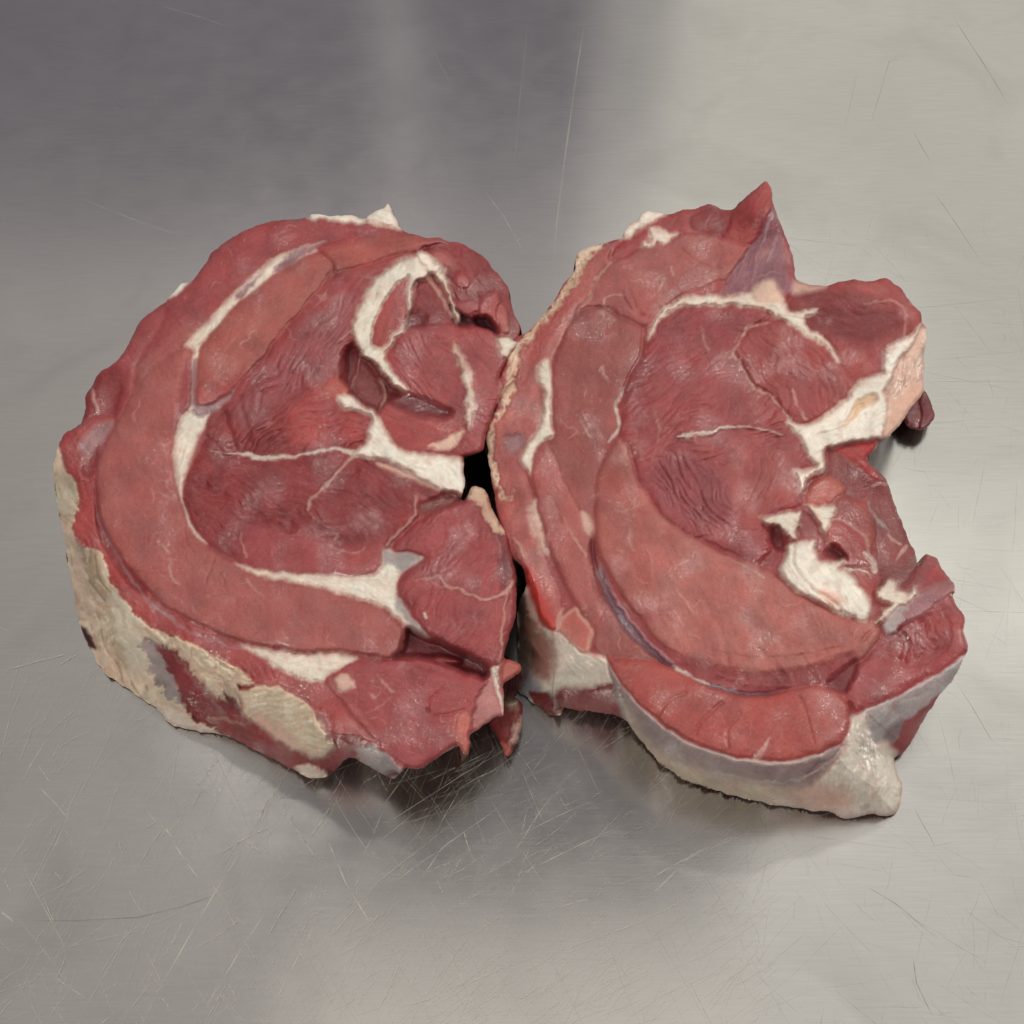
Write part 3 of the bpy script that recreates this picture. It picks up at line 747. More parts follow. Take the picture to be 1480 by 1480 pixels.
    Gr([(198, 827), (225, 826), (245, 828)], 1.6, 0.7), Gr([(298, 842), (304, 820), (310, 806)], 1.8, 0.7), Gr([(266, 762), (272, 790), (282, 800)], 1.5, 0.5), Gr([(318, 830), (325, 838), (322, 845)], 1.5, 0.5),
    Gr([(398, 936), (440, 942), (500, 943), (560, 952)], 2.5, 1.4),
    # --- white pocket below the ring, lower muscle
    R('fat_seam', [(346, 931), (400, 941), (440, 944), (490, 945), (518, 953), (504, 962), (486, 972), (462, 986), (435, 982), (404, 968), (377, 949)], 'fat', h=-0.8, b=1.2, r=14, s=3, rag=0.5, rough=0.42, vein=0, mott=0.8),
    R('muscle', [(470, 984), (490, 968), (516, 953), (551, 952), (589, 953), (611, 961), (643, 969), (686, 980), (703, 978), (716, 968), (724, 990), (722, 1034), (692, 1055), (682, 1068), (661, 1082), (635, 1095), (611, 1112), (589, 1110), (568, 1098),
                 (535, 1066), (508, 1037), (484, 1004)], 'meat', h=-0.6, b=2.2, r=20, rough=0.42, ang=25, vein=1.0, mott=1.2, wr=0.05),
    R(None, [(484, 980), (500, 975), (512, 990), (500, 1000), (486, 995)], 'pale', h=1.4, b=0.8, r=6, s=3, rag=0.4, vein=0),
    R(None, [(476, 988), (520, 1030), (545, 1064), (520, 1040), (492, 1010)], 'pink', h=1.2, b=0, s=7, vein=0.4),
    Ln([(545, 976), (556, 990), (570, 1000)], [0.8, 2.4, 1.2], 'pale', 0.2, op=0.6), Ln([(530, 1030), (550, 1020), (566, 1006)], [0.8, 1.4, 0.8], 'pale', 0.1, op=0.5),
    Gr([(617, 1026), (625, 1034), (650, 1032), (672, 1026)], 2.5, 0.9), Gr([(617, 1026), (622, 1012), (640, 995)], 2, 0.6),
    R('silverskin', [(690, 1010), (705, 985), (716, 975), (730, 980), (728, 1010), (725, 1034), (708, 1044), (690, 1056), (682, 1062), (682, 1040)], (172, 112, 110), h=-1.6, b=0.8, r=8, s=5, rag=0.6, rough=0.32, vein=0.8, ang=-50, streak=2),
    Ln([(722, 958), (714, 968), (718, 990), (724, 1015), (730, 1040)], [2, 5, 4, 3, 1.5], 'fat', 0.6, op=0.9),
    R('meat_flap', [(727, 958), (738, 953), (750, 957), (755, 965), (748, 976), (736, 984), (727, 990), (722, 975)], 'orange', h=0.8, b=1.6, r=8, rough=0.4, vein=0.3, label='small orange-pink tag of meat'),
    R('meat_flap', [(656, 1046), (662, 1034), (674, 1028), (680, 1044), (679, 1062), (682, 1076), (677, 1092), (668, 1088), (662, 1076)], 'orange', h=0.6, b=1.2, r=7, rough=0.42, vein=0.2, s=3),
    # --- inner long muscle and the seam around it
    R('fat_seam', [(268, 496), (285, 478), (298, 467), (330, 431), (371, 393), (395, 373), (425, 361), (460, 350), (470, 354), (440, 372), (415, 384), (390, 402), (364, 424), (344, 438), (320, 468), (298, 490), (288, 508), (284, 545), (287, 588), (304, 588),
                   (299, 612), (293, 622), (283, 645), (275, 669), (264, 701), (266, 728), (282, 764), (298, 785), (280, 770), (262, 722), (252, 674), (250, 640), (262, 604), (275, 590), (278, 550), (276, 520), (280, 506)], 'fat', h=-0.4, b=1.3, r=8, s=2, rag=0.25,
      rough=0.42, vein=0, mott=0.7, ang=-45, streak=1.0),
    R(None, [(425, 362), (462, 350), (470, 354), (440, 371), (405, 392), (395, 388)], 'purple', h=0.3, b=0, s=4, rag=0.6, rough=0.3, vein=0.4, ang=-35, streak=3),
    R(None, [(340, 428), (352, 414), (372, 399), (364, 414), (348, 432)], 'purple', h=0.0, b=0, s=3, rag=0.4, rough=0.28, vein=0.2),
    R(None, [(276, 530), (284, 520), (285, 560), (300, 582), (320, 575), (345, 553), (325, 590), (300, 600), (280, 600), (276, 570)], 'purple', h=-0.6, b=0, s=4, rag=0.3, rough=0.3, vein=0.3, ang=70, streak=2),
    R('muscle', [(464, 368), (479, 378), (480, 390), (470, 408), (450, 432), (429, 456), (405, 482), (384, 512), (365, 538), (346, 553), (319, 573), (290, 585), (283, 572), (284, 545), (288, 512), (300, 488), (320, 464), (346, 436), (368, 420), (395, 399), (420, 384), (444, 372)],
      'tan', h=1.0, b=2.0, r=18, rough=0.44, ang=-45, vein=0.8, mott=1.0),
    R(None, [(287, 560), (320, 556), (350, 530), (346, 553), (319, 573), (290, 585)], 'bright', h=1.6, b=0, s=8, vein=0.1, rough=0.42),
    R(None, [(365, 436), (396, 404), (440, 376), (420, 400), (396, 425), (372, 446)], 'ring', h=2.9, b=0, s=9, vein=1),
    # --- upper meat and the great wrinkled centre
    R('muscle', [(457, 356), (500, 344), (560, 340), (590, 338), (640, 346), (664, 352), (640, 366), (612, 364), (596, 368), (575, 377), (553, 393), (539, 404), (527, 431), (515, 453), (500, 485), (470, 520), (420, 545), (380, 560), (340, 575), (346, 553), (384, 512), (429, 456), (475, 396), (480, 382),
                 (466, 366)], 'meat', h=0.4, b=1.5, r=20, rough=0.44, ang=-35, wr=0.16, vein=0.7, mott=1.3, streak=1.0, s=3),
    R(None, [(470, 366), (482, 356), (520, 344), (570, 338), (600, 342), (620, 352), (590, 362), (550, 372), (520, 386), (492, 394), (480, 380)], (160, 82, 74), h=1.8, b=0.8, r=16, s=6, ang=-15, vein=0.6, rough=0.42, streak=1),
    Gr([(480, 400), (490, 392), (530, 384), (560, 372), (600, 364)], 3, 1.0),
    R('muscle', [(500, 484), (513, 495), (505, 520), (498, 545), (504, 566), (488, 571), (496, 591), (531, 594), (539, 607), (531, 629), (515, 652), (485, 647), (448, 655), (393, 666), (346, 655), (330, 668), (300, 640), (300, 605), (320, 590), (350, 570), (384, 545), (420, 515),
                 (460, 490)], 'deep', h=-0.4, b=1.5, r=18, rough=0.38, ang=-35, wr=0.85, vein=0.25, mott=1.3, streak=1.0, s=4),
    R(None, [(340, 580), (420, 500), (480, 440), (520, 430), (500, 490), (490, 540), (440, 560), (380, 600), (350, 620)], (140, 68, 72), h=0.6, b=0.8, r=20, s=14, wr=0.75, ang=-55, vein=0.4, rough=0.33, streak=1.4, mott=1.3),
    R(None, [(420, 590), (460, 560), (488, 560), (496, 590), (531, 596), (530, 625), (480, 640), (420, 640)], (158, 66, 66), h=0.7, b=0.8, r=14, s=8, wr=0.55, ang=-8, vein=0.3, rough=0.4, streak=1.4),
    Gr([(322, 590), (330, 620), (340, 650)], 5, 1.6), Gr([(345, 570), (352, 600), (362, 640)], 4, 0.9),
    R('muscle', [(346, 656), (393, 668), (448, 657), (485, 649), (515, 654), (545, 662), (591, 684), (623, 703), (640, 712), (625, 722), (606, 716), (598, 738), (585, 761), (562, 776), (552, 790), (550, 812), (540, 830), (500, 834), (434, 831), (380, 828), (357, 818),
                 (319, 800), (298, 782), (278, 756), (266, 726), (267, 700), (280, 668), (294, 636), (310, 640), (330, 660)], 'deep', h=-0.2, b=1.5, r=16, rough=0.36, ang=24, wr=0.75, vein=0.2, mott=1.2, streak=1.0, s=2.5),
    R(None, [(350, 770), (380, 760), (440, 775), (520, 790), (552, 780), (545, 826), (470, 830), (390, 826), (356, 812)], 'meat', h=1.0, b=0.6, r=14, s=10, wr=0.08, ang=10, vein=0.6, rough=0.42),
    Gr([(282, 690), (320, 715), (370, 740), (420, 768)], 3, 0.9), Gr([(300, 668), (350, 700), (410, 738)], 2.5, 0.7),
    Ln([(300, 650), (330, 655), (346, 655), (366, 660), (387, 662), (420, 660), (448, 655), (485, 648), (512, 656)], [0.4, 0.8, 2, 4, 4, 2, 2, 2.5, 5], 'fat', 0.5, 'fat_seam', rag=0.5),
    Ln([(515, 656), (505, 666), (496, 674), (475, 698), (460, 712), (450, 722), (444, 736)], [5, 3, 2.2, 3, 2, 3, 1], 'pale', 0.4, 'fat_seam', rag=0.5),
    Ln([(462, 777), (480, 790), (505, 799), (520, 797), (528, 790)], [0.6, 1.2, 1.4, 1.4, 0.8], 'pale', 0.2, op=0.6), Ln([(348, 770), (351, 790), (356, 806)], [0.6, 1.8, 1.5], 'pale', 0.2, op=0.55),
    # --- cavity
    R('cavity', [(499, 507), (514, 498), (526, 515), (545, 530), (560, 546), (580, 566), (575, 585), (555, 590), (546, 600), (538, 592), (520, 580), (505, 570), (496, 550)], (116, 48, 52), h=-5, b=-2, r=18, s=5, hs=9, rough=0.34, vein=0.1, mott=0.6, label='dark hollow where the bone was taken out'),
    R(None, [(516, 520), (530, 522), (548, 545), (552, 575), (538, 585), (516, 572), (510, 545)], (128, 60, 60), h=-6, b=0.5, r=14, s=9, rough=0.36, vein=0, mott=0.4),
    Ln([(522, 512), (514, 540), (508, 562)], [1.5, 1.2, 1], 'pale', 0.6, op=0.65), Ln([(550, 545), (556, 570), (548, 596)], [0.6, 3, 3], 'blush', 0.5, op=0.55),
    R('muscle', [(478, 548), (490, 548), (500, 556), (504, 568), (490, 574), (470, 572), (464, 560)], 'orange', h=0.6, b=1.4, r=9, s=4, rough=0.4, vein=0.2, wr=0.2, ang=0),
    # --- fat arc and the meat inside it
    R('muscle', [(608, 362), (640, 350), (664, 352), (693, 366), (712, 388), (731, 410), (743, 453), (749, 480), (735, 500), (720, 492), (700, 475), (661, 472), (650, 440), (640, 412), (625, 395)], 'deep', h=-1.4, b=1.6, r=22, rough=0.34, ang=50, wr=0.9, vein=0.4, mott=1.5, s=3,
      label='rough dark red meat at the upper right shoulder'),
    R(None, ell(668, 405, 14, 11, 30), 'bright', h=0.6, b=1.6, r=10, s=4, vein=0.1, rough=0.34), R(None, ell(640, 375, 20, 10, 30), 'pink', h=0.4, b=1.0, r=8, s=6, vein=0.4, rough=0.34),
    R(None, ell(672, 445, 22, 12, -12), 'meat', h=0.4, b=1.6, r=9, s=3, vein=0.1, rough=0.33), R(None, [(694, 430), (716, 422), (724, 436), (718, 470), (704, 472), (690, 452)], 'bright', h=1.0, b=2.0, r=9, s=2.5, vein=0.1, rough=0.35),
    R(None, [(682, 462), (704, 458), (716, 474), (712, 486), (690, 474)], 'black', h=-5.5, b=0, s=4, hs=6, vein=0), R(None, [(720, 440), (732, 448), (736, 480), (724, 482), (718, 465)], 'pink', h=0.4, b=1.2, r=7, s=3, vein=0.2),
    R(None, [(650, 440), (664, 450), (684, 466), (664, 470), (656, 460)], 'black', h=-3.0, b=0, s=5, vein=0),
    R('connective_tissue', [(596, 369), (575, 377), (553, 393), (539, 404), (531, 418), (522, 438), (513, 455), (509, 475), (515, 493), (526, 515), (542, 526), (558, 545), (569, 556), (594, 568), (597, 560), (576, 546), (568, 534), (558, 512), (570, 491), (589, 475), (593, 453), (600, 442), (596, 420),
                            (612, 404), (624, 396), (640, 412), (650, 437), (658, 464), (664, 460), (652, 425), (642, 392), (630, 378), (612, 364)], 'fat', h=1.4, b=1.6, r=7, s=2, rag=0.4, rough=0.42, vein=0, mott=0.8, ang=-60, streak=1.4, label='white gristle arc curving round the bone hollow'),
    R('muscle', [(590, 398), (566, 418), (546, 452), (536, 480), (540, 502), (553, 505), (566, 488), (585, 469), (590, 445), (589, 420)], 'bright', h=0.6, b=1.0, r=10, s=4, rag=0.3, rough=0.38, ang=-60, wr=0.2, streak=1.8, vein=0.2, edge='pale', ew=5),
    R('muscle', [(600, 408), (612, 404), (628, 404), (640, 428), (650, 452), (654, 468), (630, 470), (604, 474), (592, 470), (596, 440), (600, 425)], 'deep', h=-1.2, b=1.2, r=10, s=3, rough=0.36, ang=50, wr=0.3, vein=0.1),
    R(None, [(590, 454), (604, 450), (614, 460), (612, 474), (594, 478), (586, 474)], 'dark', h=-2.4, b=0, s=7, rough=0.32, vein=0),
    Ln([(617, 400), (632, 418), (642, 438), (653, 458)], [5, 4, 3, 2], 'pale', 0.5, op=0.7), Ln([(560, 392), (540, 402), (522, 398)], [2, 1.5, 0.4], 'grey', 0.1, op=0.6), Ln([(509, 475), (498, 486), (484, 496)], [2.5, 1.5, 0.4], 'pale', 0.4, op=0.7),
    Gr([(536, 440), (545, 425)], 1.5, 0.8), Gr([(616, 392), (626, 398), (634, 410)], 1.5, 0.8),
    R(None, [(603, 366), (616, 366), (628, 378), (636, 384), (634, 394), (620, 392), (608, 382)], 'white', h=2.8, b=1.0, r=5, s=2, rag=0.5, vein=0),
    # --- the block to the right of the arc
    R('muscle', [(566, 500), (585, 480), (612, 472), (640, 468), (665, 474), (700, 474), (724, 488), (738, 500), (732, 525), (723, 545), (724, 565), (712, 600), (704, 625), (694, 653), (672, 660), (630, 655), (580, 648), (558, 620), (546, 600), (560, 582), (590, 568), (574, 545), (560, 520)],
      'meat', h=0.4, b=2.0, r=18, s=2.5, rough=0.34, ang=40, wr=0.45, vein=0.3, mott=1.3, streak=1.2),
    R(None, [(545, 600), (575, 590), (630, 595), (680, 600), (672, 622), (660, 640), (620, 648), (580, 648)], 'bright', h=0.6, b=0.6, s=8, rough=0.4, vein=0.2, ang=10, streak=1.4, wr=0.25),
    R(None, [(560, 576), (600, 572), (650, 594), (640, 604), (590, 596)], 'dark', h=-1.6, b=0, s=8, vein=0.1, rough=0.36, wr=0.2),
    R('fat_seam', [(656, 494), (664, 506), (674, 522), (682, 540), (685, 561), (687, 591), (680, 620), (675, 618), (672, 599), (675, 575), (671, 548), (662, 525), (655, 508)], 'pale', h=2.6, b=0.8, r=5, s=4, rag=0.6, vein=0, rough=0.4, streak=1.5, ang=70),
    R(None, [(668, 545), (682, 540), (684, 580), (680, 610), (674, 600), (676, 570)], 'fat', h=2.9, b=0.5, s=4, rag=0.6, vein=0),
    R(None, [(620, 645), (640, 636), (668, 622), (664, 636), (652, 648), (634, 649)], 'blush', h=1.4, b=0.5, s=4, rag=0.5, vein=0, streak=2, ang=60),
    R('fat_flap', [(721, 490), (736, 488), (748, 496), (740, 508), (735, 516), (724, 514), (722, 502)], 'fat', h=1.0, b=1.2, r=6, s=2, rag=0.4, vein=0),
    Ln([(736, 520), (726, 545), (722, 570), (718, 590)], [2, 3, 3, 1], 'pale', 0.3, op=0.65, rag=0.6),
    # --- white centre
    R('connective_tissue', [(488, 571), (502, 571), (515, 578), (530, 588), (539, 594), (548, 605), (556, 622), (567, 636), (583, 651), (610, 656), (640, 658), (666, 664), (672, 676), (674, 693), (677, 706), (675, 719), (668, 724), (663, 713), (645, 710), (623, 702), (591, 683), (570, 671), (548, 664), (530, 662),
                            (508, 656), (530, 640), (532, 622), (538, 607), (531, 597), (500, 592), (490, 582)], 'white', h=1.2, b=1.8, r=9, s=2, rag=0.3, rough=0.45, vein=0, mott=0.5, ang=25, streak=0.6, label='thick white gristle band ending in a curled tip'),
    R(None, [(545, 668), (570, 676), (600, 690), (630, 706), (612, 700), (580, 686), (552, 674)], 'blush', h=0.4, b=0, s=5, vein=0),
    # --- grey seam and lower fat wedge
    R('fat_seam', [(380, 824), (434, 829), (502, 832), (538, 829), (552, 815), (553, 798), (560, 794), (580, 797), (612, 806), (600, 815), (584, 824), (576, 838), (574, 856), (585, 880), (602, 902), (620, 918), (604, 920), (585, 904), (565, 886), (542, 874), (496, 860), (469, 851), (407, 839), (376, 832), (340, 815)],
      'fat', h=-0.2, b=1.4, r=10, s=2, rag=0.3, rough=0.42, vein=0, mott=0.8, ang=15, streak=1.0, label='pale fat wedge tapering to the left'),
    R(None, [(553, 795), (570, 796), (612, 806), (600, 815), (580, 826), (566, 816), (554, 812)], 'grey', h=0.2, b=0.4, s=4, rag=0.6, rough=0.3, vein=0.2, mott=1.5),
    R(None, [(576, 862), (590, 884), (615, 914), (604, 918), (586, 896), (572, 876)], 'grey', h=0.2, b=0.2, s=4, rag=0.4, rough=0.3, vein=0.2),
    Gr([(440, 833), (500, 838), (545, 836), (560, 826)], 1.6, 0.8), Gr([(566, 870), (578, 888), (588, 900)], 1.4, 0.6),
    R(None, [(598, 712), (608, 716), (604, 740), (592, 762), (570, 780), (560, 794), (553, 790), (564, 774), (586, 752), (596, 732)], 'pink', h=1.2, b=0.8, r=6, s=4, rag=0.3, rough=0.36, vein=0.3),
    Ln([(600, 718), (600, 738), (590, 758), (572, 772), (560, 788)], [2, 3, 3, 3, 4], 'grey', 0.3, op=0.6, rag=0.5),
    # --- cleft
    R('cavity', [(588, 909), (605, 916), (640, 930), (677, 947), (700, 960), (706, 972), (700, 980), (688, 976), (655, 966), (623, 952), (585, 950), (570, 950), (580, 940)], 'dark', h=-7, b=-2, r=10, s=5, hs=7, rough=0.4, vein=0.2, mott=1.0, label='dark cleft under the wedge of meat'),  # the cleft's shadow is also painted in as a dark red
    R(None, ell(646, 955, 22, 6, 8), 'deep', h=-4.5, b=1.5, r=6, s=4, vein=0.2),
    # --- right wedge
    R('muscle', [(664, 722), (640, 730), (612, 748), (590, 768), (573, 782), (570, 797), (590, 797), (612, 806), (596, 820), (580, 834), (574, 852), (582, 866), (594, 880), (604, 901), (614, 912), (629, 921), (646, 930), (664, 938), (686, 948), (704, 959), (721, 961), (730, 941), (741, 904), (744, 870), (743, 838), (736, 800), (730, 771), (718, 752),
                 (704, 735), (690, 722), (680, 718)], 'meat', h=0.8, b=2.4, r=18, s=2, rough=0.42, ang=-62, wr=0.38, vein=0.35, mott=1.1, streak=1.0),
    R(None, [(625, 722), (650, 712), (672, 722), (640, 732), (612, 746), (606, 730)], (120, 60, 56), h=-2.5, b=0, s=6, vein=0.2, rough=0.4),
    Gr([(668, 722), (640, 734), (610, 752)], 3, 1.6),
    Gr([(660, 740), (668, 770), (690, 790)], 4, 0.5), Gr([(640, 760), (640, 785), (615, 800)], 4, 0.5), Gr([(690, 770), (692, 800), (670, 812)], 4, 0.4), Gr([(655, 870), (648, 900), (640, 925)], 4, 0.4), Gr([(690, 885), (690, 915), (680, 945)], 4, 0.4),
    R(None, [(700, 742), (722, 758), (736, 800), (742, 830), (726, 850), (722, 800), (712, 770)], 'dark', h=1.6, b=0, s=9, vein=0.1, rough=0.42),
    Ln([(600, 838), (618, 836), (634, 832), (640, 840), (646, 849), (666, 852), (684, 862), (702, 867), (718, 862), (734, 854), (740, 842)], [1, 1.2, 1.5, 2, 2, 2, 2, 2.5, 2.5, 4, 4], 'pale', 0.4, 'fat_seam', rag=0.7),
    Ln([(632, 851), (646, 847)], [0.6, 1.5], 'pale', 0.2, op=0.7), Ln([(734, 858), (729, 880), (726, 905), (725, 930), (722, 956)], [1.5, 2, 2, 2, 2], 'pale', 0.3, op=0.6), Ln([(716, 760), (722, 790), (728, 830)], [1, 1.5, 1], 'pale', 0.1, op=0.35),
    R('connective_tissue', [(678, 706), (690, 702), (702, 708), (708, 730), (718, 748), (732, 768), (726, 772), (712, 766), (700, 748), (692, 730), (680, 724)], (204, 170, 146), h=0.8, b=1.2, r=6, s=3, rag=0.7, rough=0.45, vein=0, mott=1.5),
    Ln([(613, 887), (615, 894)], [2.2, 2.2], 'fat', 0.8, op=1, rag=0.1),
    # --- fat at the back edge
    R('fat_flap', [(444, 300), (470, 300), (499, 306), (527, 314), (532, 322), (500, 322), (470, 318), (446, 316)], 'white', h=-2.5, b=1.0, r=5, s=2, rag=0.3, rough=0.5, vein=0),
    R('fat_flap', [(526, 316), (540, 302), (562, 290), (572, 310), (580, 332), (560, 328), (540, 325)], 'white', h=-1.0, b=1.4, r=7, s=2, rag=0.3, rough=0.5, vein=0, label='white pointed tuft of fat on the back edge'),
]
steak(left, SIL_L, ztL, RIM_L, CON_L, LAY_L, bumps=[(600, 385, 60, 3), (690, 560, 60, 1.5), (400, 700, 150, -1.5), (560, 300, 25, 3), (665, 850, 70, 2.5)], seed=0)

# the scrap that hangs from it down to the table
steak(left, [(743, 1008), (754, 1018), (755, 1042), (749, 1069), (738, 1091), (728, 1090), (726, 1080), (719, 1066), (707, 1050), (706, 1036), (720, 1015)], 0.006, None, None, [
    R('trim_scrap', [(700, 1000), (770, 1000), (770, 1100), (700, 1100)], 'deep', h=0, b=1.5, r=20, rough=0.4, rag=0.4, vein=0.3, label='thin dark scrap of trim lying on the steel'),
    R(None, [(752, 1035), (756, 1048), (746, 1074), (738, 1074), (742, 1055)], 'pale', h=1.5, b=0.5, s=3, rag=0.8, vein=0, ang=-65, streak=2),
    R(None, [(722, 1074), (736, 1078), (738, 1092), (728, 1092)], 'orange', h=1.2, b=0.5, s=3, rag=0.4, vein=0), R(None, ell(738, 1016, 12, 6, 20), 'brown', h=1.5, b=0.4, s=6, rag=0.6, vein=0)],
    edge=10, seed=3, cname='trim_scrap')

# ------------------------------------------------------------------ the right steak
rc = at(1050, 740, 0.0)
right = thing("lamb_leg_steak", "notched boneless red meat steak with a pointed upper flap and greyish white lower skin", "meat steak",
              Vector(rc), "raw meat steaks on the worktop")
SIL_R = [(741, 492), (769, 473), (796, 441), (815, 411), (830, 390), (833, 371), (842, 362), (853, 357), (872, 351), (896, 345), (904, 333), (912, 323), (921, 318), (926, 309), (939, 305), (961, 310), (985, 305), (1002, 301), (1015, 297), (1029, 296), (1050, 303), (1062, 303),
         (1068, 293), (1076, 285), (1092, 273), (1101, 266), (1109, 262), (1114, 272), (1116, 288), (1119, 301), (1126, 318), (1134, 339), (1142, 358), (1146, 372), (1148, 388), (1153, 404), (1173, 412), (1200, 411), (1232, 404), (1259, 407), (1278, 402), (1300, 415), (1314, 434), (1328, 449), (1333, 466),
         (1339, 477), (1336, 507), (1335, 535), (1334, 566), (1320, 585), (1300, 612), (1286, 631), (1271, 640), (1262, 654), (1254, 665), (1273, 684), (1287, 708), (1295, 735), (1308, 768), (1320, 795), (1325, 814), (1333, 808), (1341, 801), (1354, 808), (1365, 827), (1379, 843), (1380, 853), (1376, 862), (1383, 876),
         (1391, 887), (1395, 897), (1394, 915), (1398, 935), (1391, 957), (1378, 980), (1361, 1001), (1342, 1031), (1325, 1058), (1311, 1083), (1293, 1096), (1298, 1121), (1305, 1137), (1301, 1161), (1296, 1175), (1279, 1179), (1261, 1176), (1242, 1181), (1220, 1183), (1198, 1173), (1171, 1171), (1140, 1166), (1109, 1161),
         (1061, 1150), (1020, 1138), (986, 1125), (966, 1112), (949, 1098), (934, 1080), (922, 1065), (911, 1050), (900, 1038), (880, 1032), (862, 1029), (830, 1026), (816, 1022), (810, 1032), (800, 1032), (789, 1028), (765, 1011), (748, 1000), (740, 992), (746, 975), (750, 950), (748, 890), (750, 866),
         (760, 848), (758, 828), (750, 815), (738, 804), (729, 780), (722, 755), (714, 712), (707, 674), (706, 650), (701, 628), (706, 610), (716, 590), (719, 565), (722, 545), (727, 530), (734, 510)]
RIM_R = [(640, 660), (716, 720), (736, 780), (760, 815), (775, 850), (785, 895), (806, 915), (830, 934), (852, 946), (878, 957), (888, 975), (905, 1000), (925, 1024), (950, 1046), (997, 1076), (1051, 1095), (1088, 1101), (1134, 1104), (1182, 1093), (1222, 1068), (1232, 1042), (1252, 1024), (1290, 1010), (1317, 995),
         (1360, 972), (1393, 946), (1420, 900), (1440, 400), (1110, 200), (640, 300)]
CON_R = [(748, 870, 20), (750, 900, 12), (750, 950, 4), (742, 992, 1), (765, 1011, 1), (800, 1032, 2), (816, 1022, 6), (862, 1029, 8), (900, 1038, 5), (922, 1065, 2), (949, 1098, 1), (986, 1125, 1), (1061, 1150, 1), (1109, 1161, 1), (1171, 1171, 1), (1220, 1183, 1), (1242, 1181, 2), (1279, 1179, 1.5), (1296, 1175, 1), (1305, 1137, 2),
         (1293, 1096, 3), (1311, 1083, 5), (1342, 1031, 15), (1361, 1001, 24), (1393, 955, 33)]


def ztR(x, y):
    return (0.040 - 0.004 * np.clip((x - 1000) / 350, -1, 1) ** 2 + 0.003 * np.clip((480 - y) / 200, -1, 1)
            - 0.010 * sstep(1180, 1310, x) * sstep(640, 740, y) * sstep(860, 800, y))


